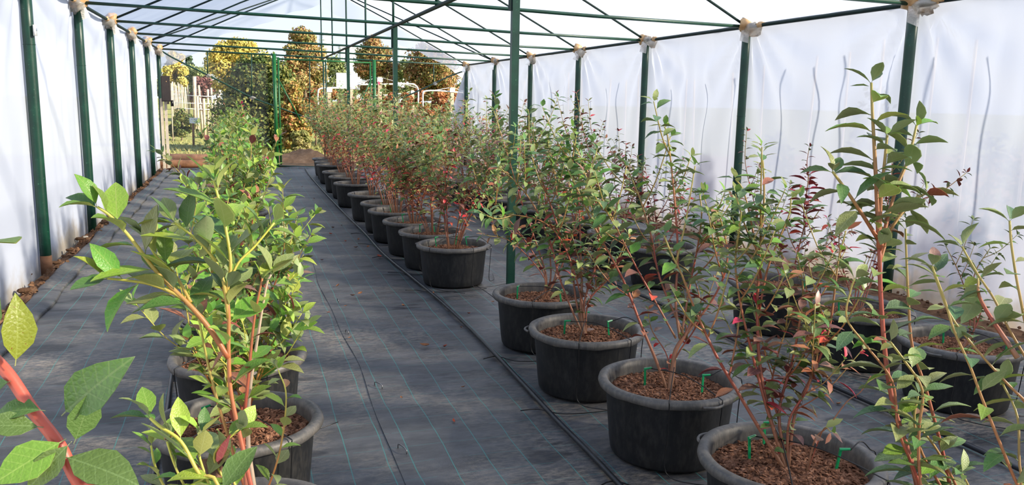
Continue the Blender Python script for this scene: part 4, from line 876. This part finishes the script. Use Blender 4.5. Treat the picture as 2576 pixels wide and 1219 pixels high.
for i in range(6, nM):
    near = MP[i][1] < 8.2; far = i > 11
    ex = ['grey green crown beside the gap', 'dense twiggy crown', 'dense twiggy crown with coral stems', 'dense grey green crown', 'thick bushy crown', 'broad bushy crown behind the gap'][i-6] if i < 12 else 'rusty low stems and olive crown'
    p = Plant(P3(MP[i]), lab('M', i, nM, ex), 'M', near, 'F', .052)
    h = [.98, 1.02, 1.05, 1.08, 1.1, 1.1, 1.1, 1.12, 1.15, 1.18, 1.2, 1.22][i-6]
    p.bush(8 if near else 9, h*1.08, .44 if i < 12 else .5, lean=((-.08, -.05) if i != 6 else (.12, -.1)), shoots=5 if near else 6, leafy=(.22, 1), sp=.024, r0=.006, r1=.002, shl=(.14, .36), asc=.45)
    p.done()
# ---- row beside the sunlit wall
for i in range(nR):
    d = RP[i][1]; near = i < 6
    ex = ['thin low shoots', 'small fresh sprig', 'sparse red twigs at the base', 'crimson leaves near the top', 'tall bronze shoots', 'tall upright bronze shoots'][i] if i < 6 else 'bronze green bushy crown'
    p = Plant(P3(RP[i]), lab('R', i, nR, ex), 'R', near, 'R' if i < 12 else 'F', .04 if i < 4 else .048)
    K2 = dict(asc=.4, sp=.022, r0=.005, r1=.002)
    if i == 0: p.bush(4, .5, .2, shoots=1, **K2)
    elif i == 1:
        p.px([(2440, 830), (2430, 740), (2410, 680), (2380, 620)], dd=.05, pal='M', shoots=3, shl=(.1, .2), leafy=(.2, 1), **K2); p.px([(2450, 830), (2445, 740), (2455, 680), (2490, 625)], dd=.0, pal='M', shoots=2, shl=(.1, .2), leafy=(.2, 1), **K2)
        p.px([(2450, 830), (2470, 770), (2460, 720)], dd=.0, pal='M', shoots=2, shl=(.1, .2), leafy=(.2, 1), **K2)
    elif i == 2:
        for q in range(5): p.px([(2150+q*6, 760), (2160+q*9, 700), (2180+q*12, 650-q*14)], dd=U(-.1, .1), leafy=(.6, 1), pal='Rlow', asc=.4, sp=.05, r0=.004, r1=.002)
        p.px([(2180, 740), (2215, 640), (2235, 560), (2250, 470)], dd=.05, shoots=3, leafy=(.3, 1), **K2); p.px([(2230, 560), (2300, 510), (2370, 480), (2430, 435)], dd=.1, dep0=p.t0+.04, leafy=(.1, 1), shoots=1, shl=(.06, .12), **K2)
        p.px([(2225, 560), (2240, 470), (2245, 400)], dep0=p.t0+.04, leafy=(.1, 1), shoots=1, **K2)
        p.px([(2140, 740), (2120, 670), (2110, 600), (2120, 560)], dd=0, shoots=4, shl=(.08, .18), leafy=(.25, 1), **K2)
    elif i == 3:
        p.px([(1990, 690), (2010, 620), (2025, 560), (2030, 520)], dd=0, r0=.006, r1=.004, shoots=3, shl=(.08, .18), leafy=(.2, 1), asc=.4, sp=.022)
        p.px([(2025, 590), (2022, 530), (2030, 480), (2034, 440)], dep0=p.t0, pal='Rred', leafy=(.02, 1), asc=.5, sp=.010, L=.09, r0=.004, r1=.003)
        p.px([(2034, 450), (2030, 410), (2036, 370)], dep0=p.t0, leafy=(.1, 1), asc=.4, sp=.02, r0=.003, r1=.002, pal='R')
        p.px([(1960, 690), (1920, 600), (1895, 500), (1875, 410), (1878, 330)], dd=.1, shoots=3, shl=(.1, .2), leafy=(.2, 1), **K2)
        p.px([(1970, 690), (1960, 600), (1950, 520)], dd=.0, shoots=4, leafy=(.1, 1), **K2); p.px([(1995, 690), (2060, 640), (2100, 600), (2140, 585)], dd=0, shoots=4, shl=(.08, .2), leafy=(.2, 1), **K2)
    elif i == 4:
        p.px([(1640, 560), (1600, 480), (1575, 400), (1575, 365)], dd=0, shoots=3, leafy=(.2, 1), **K2); p.px([(1650, 560), (1640, 480), (1590, 420), (1540, 390)], dd=0, shoots=3, leafy=(.2, 1), **K2)
        p.px([(1650, 560), (1680, 500), (1690, 440)], dd=0, shoots=3, leafy=(.2, 1), **K2); p.bush(4, .6, .25, shoots=3, **K2)
    elif i == 5:
        p.px([(1540, 540), (1500, 440), (1470, 340), (1455, 260), (1450, 235)], dd=.1, shoots=3, shl=(.1, .2), leafy=(.15, 1), **K2); p.px([(1535, 540), (1470, 430), (1425, 330), (1405, 260), (1398, 238)], dd=.1, shoots=2, shl=(.1, .2), leafy=(.15, 1), **K2)
        p.px([(1545, 540), (1520, 440), (1490, 340), (1480, 255)], dd=.1, shoots=3, shl=(.1, .2), leafy=(.15, 1), **K2); p.bush(4, .8, .25, shoots=4, **K2)
    else: p.bush(10, [.95, .95, 1.0, 1.0, 1.0, 1.0, 1.05, 1.05, 1.05, 1.1, 1.1, 1.1][i-6], .36, lean=(-.05, 0), shoots=5, leafy=(.2, 1), asc=.4, sp=.026, r0=.005, r1=.002)
    p.done()

# ------------------------------------------------------------------ irrigation
def hose(label, pts, r, z, far=None):
    q = [onz(x, y, z) for x, y in pts]
    if far: q = far+q
    c = catmull(q, 6); tag(MB().tube([tuple(x) for x in c], r, 10).build('irrigation_hose', 'hose_black'), label, 'hose')
hose('thick black irrigation hose beside the middle row of pots', [(918, 586), (965, 638), (1040, 700), (1110, 758), (1185, 828), (1260, 905), (1330, 980), (1400, 1055), (1480, 1135), (1570, 1230), (1650, 1310)], .012, .028, [np.array((x_, y_, .028)) for x_, y_ in ((1.24, 17.8), (1.215, 16.5), (1.21, 14.5), (1.215, 12.85), (1.235, 10.6))])
hose('black irrigation hose beside the pots along the sunlit wall', [(905, 418), (960, 438), (1040, 470), (1114, 500), (1170, 527), (1221, 556), (1284, 582), (1400, 640), (1500, 689), (1579, 728), (1647, 757), (1780, 822), (1920, 888), (2085, 965), (2245, 1036), (2407, 1106), (2600, 1195)], .012, .036)
hose('black irrigation hose behind the pots beside the shaded wall', [(555, 440), (530, 520), (500, 620), (470, 720), (458, 800), (445, 880), (430, 960), (420, 1040), (390, 1180), (360, 1320)], .011, .018)
stake_me = None
def stake(pot, x, y, which, rowname, ang, tubeside):
    """green angled drip stake with its black feed tube"""
    t = thing('drip_stake', (x, y, .018+SOIL), f'green drip stake in bark of the {which} pot from the doorway {rowname}', 'drip stake', f'drip stakes of the {which} pot {rowname}')
    tl = Matrix.Rotation(U(-.18, .18), 3, 'Y') @ Matrix.Rotation(U(-.15, .15), 3, 'X'); a = V((math.cos(ang), math.sin(ang), 0))
    m = MB(); m.box(tl @ V((0, 0, .035)), (.008, .006, .105), tl); top = tl @ V((0, 0, .085)); m.tube([top-a*.004, top+a*.03+V((0, 0, .004))], [.0055, .004], 6); m.build('spike', 'stake_green', t, False)
    # tube: from the arm over the rim, down the wall of the pot to the mat
    c = V((pot[0]-x, pot[1]-y, 0)); od = V((math.cos(tubeside), math.sin(tubeside), 0)); zb = -SOIL
    s0 = top+a*.03; over = c+od*.290+V((0, 0, zb+PH+.008)); mid = s0.lerp(over, .5)+V((0, 0, .03)); lip = c+od*.313+V((0, 0, zb+PH-.014)); dn = c+od*.306+V((0, 0, zb+.2)); lo = c+od*.30+V((0, 0, zb+.03)); s2 = V((-od.y, od.x, 0))
    e = c+od*.33+s2*.12+V((0, 0, zb+.008)); e2 = c+od*.30+s2*.34+V((0, 0, zb+.008))
    pts = catmull([s0, mid, over, lip, dn, lo, e, e2], 5); m = MB().tube([tuple(q) for q in pts], .0024, 5); m.build('feed_tube', 'black_tube', t)
SP = {('M', 2): [(1885, 1160), (1918, 1118), (2102, 1185)], ('M', 3): [(1622, 975), (1690, 950), (1765, 993)], ('M', 4): [(1419, 845), (1462, 805), (1532, 848)], ('M', 5): [(1301, 755), (1412, 765)], ('M', 6): [(1098, 622), (1147, 615), (1178, 620)],
      ('M', 7): [(1045, 585), (1097, 582)], ('M', 8): [(1012, 560)], ('M', 9): [(973, 530)], ('M', 10): [(950, 512)], ('L', 3): [(522, 1078), (625, 1120)], ('L', 4): [(530, 905), (627, 912)], ('R', 1): [(2372, 868), (2530, 895)], ('R', 2): [(2110, 792), (2212, 808)], ('R', 3): [(2020, 730)]}
for (row, i), L_ in SP.items():
    pot = {'L': LP, 'M': MP, 'R': RP}[row][i]
    for q, (px, py) in enumerate(L_):
        w_ = onz(px, py, .018+SOIL); dx, dy = w_[0]-pot[0], w_[1]-pot[1]; rr_ = math.hypot(dx, dy); k = min(1, .21/max(rr_, 1e-6))
        stake(pot, pot[0]+dx*k, pot[1]+dy*k, ORD[{'L': nL, 'M': nM, 'R': nR}[row]-i], RW[row], U(-.5, 1.0), [-1.2, -2.3, -.35][q % 3]+U(-.25, .25))
# loose tubes on the mat between hose and pots
for i in range(2, 11):
    pot = MP[i]; hx = pot[0]-.50; pts = [(hx+.05, pot[1]-.28, .035), (hx+.15, pot[1]-.22+U(-.05, .05), .022), (pot[0]-.25, pot[1]-.34+U(-.04, .04), .022), (pot[0]-.02, pot[1]-.36, .022), (pot[0]+.2, pot[1]-.31, .022)]
    tag(MB().tube([tuple(q) for q in catmull(pts, 5)], .003, 5).build('feed_tube', 'black_tube'), f'thin black feed tube on the mat at the {ORD[nM-i]} middle row pot from the doorway', 'tube', 'feed tubes on the mat')

# ------------------------------------------------------------------ small things on the mat
for i, (px, py, ln, a) in enumerate(((1012, 1128, .075, 1.9), (952, 968, .07, 2.0), (873, 834, .05, 1.8), (850, 755, .05, 1.6))):
    p_ = onz(px, py, .02); m = MB(); m.tube([(-ln/2, 0, -.01), (-ln/2, 0, .006), (-ln/4, 0, .012), (ln/4, 0, .012), (ln/2, 0, .006), (ln/2, 0, -.01)], .0028, 6)
    o = m.build('ground_staple', 'steel_pin', loc=p_); o.rotation_euler.z = a; tag(o, f'{ORD[4-i]} steel ground staple from the doorway along the mat seam', 'staple', 'steel staples on the mat seam')
DEB = [(1068, 872, 1.3), (1120, 874, 1), (1014, 771, 1), (1165, 975, .6), (1140, 1060, .6), (888, 745, .8), (905, 740, .8), (832, 590, .9), (838, 574, .9), (788, 595, .9), (770, 592, .8), (902, 604, .9), (895, 624, .9), (870, 608, .7), (765, 555, .8), (860, 568, .7), (955, 648, 1.2), (925, 622, .8), (850, 720, .7), (810, 655, .6), (980, 655, .7), (1088, 740, .7), (1180, 790, .8), (1160, 825, .7), (700, 515, .7), (790, 500, .6), (760, 470, .6), (880, 850, .5), (826, 787, .6), (1010, 1000, .4),
       (735, 640, .8), (700, 590, 1), (2110, 1018, .8), (1510, 720, .9), (1500, 705, .8), (870, 770, .5), (1240, 760, .6)]
dl = []
for c in ('dead_leaf', 'dead_red'):
    m = MB(); vs = []
    for i, (t, hw) in enumerate(((0, 0), (.3, .8), (.6, 1), (.85, .6), (1, 0))): vs += [(s*hw*.24, t-.5, .12+.9*(t-.5)**2+abs(s)*hw*.16) for s in (-1, 0, 1)]
    m.add(vs, [(i*3+j, i*3+j+1, i*3+4+j, i*3+3+j) for i in range(4) for j in (0, 1)]); dl.append(m.mesh('fallen_leaf', c))
for i, (px, py, s) in enumerate(DEB):
    p_ = onz(px, py, .012); o = link('fallen_leaf', dl[i % 3 == 1], None, p_); q = .05*s*(1 if p_[1] < 6 else 1.25); o.scale = (q, q, q); o.rotation_euler = (U(-.3, .3), U(-.3, .3), U(0, 6.28))
    hs_ = 'close to the middle hose' if abs(p_[0]-(1.2 if p_[1] < 8 else 1.05)) < .25 else ('on the mat of the middle aisle' if p_[0] > .57 and p_[0] < 1.3 else 'on the mat away from the middle aisle')
    tag(o, ('curled rusty red fallen leaf ' if i % 3 == 1 else 'curled brown fallen leaf ')+hs_, 'leaf', 'fallen leaves '+hs_)
p_ = onz(720, 838, .2); 
m = MB(); pt = LP[5]; a = -.75
o = MB().box((0, 0, 0), (.05, .003, .03)).build('price_tag', 'sign_white', None, False); o.location = (pt[0]+.258*math.cos(-.72), pt[1]+.262*math.sin(-.72), .16); o.rotation_euler = (0.12, 0, -.72+math.pi/2); tag(o, 'small white tag stuck on a black pot of the row beside the shaded wall', 'tag')
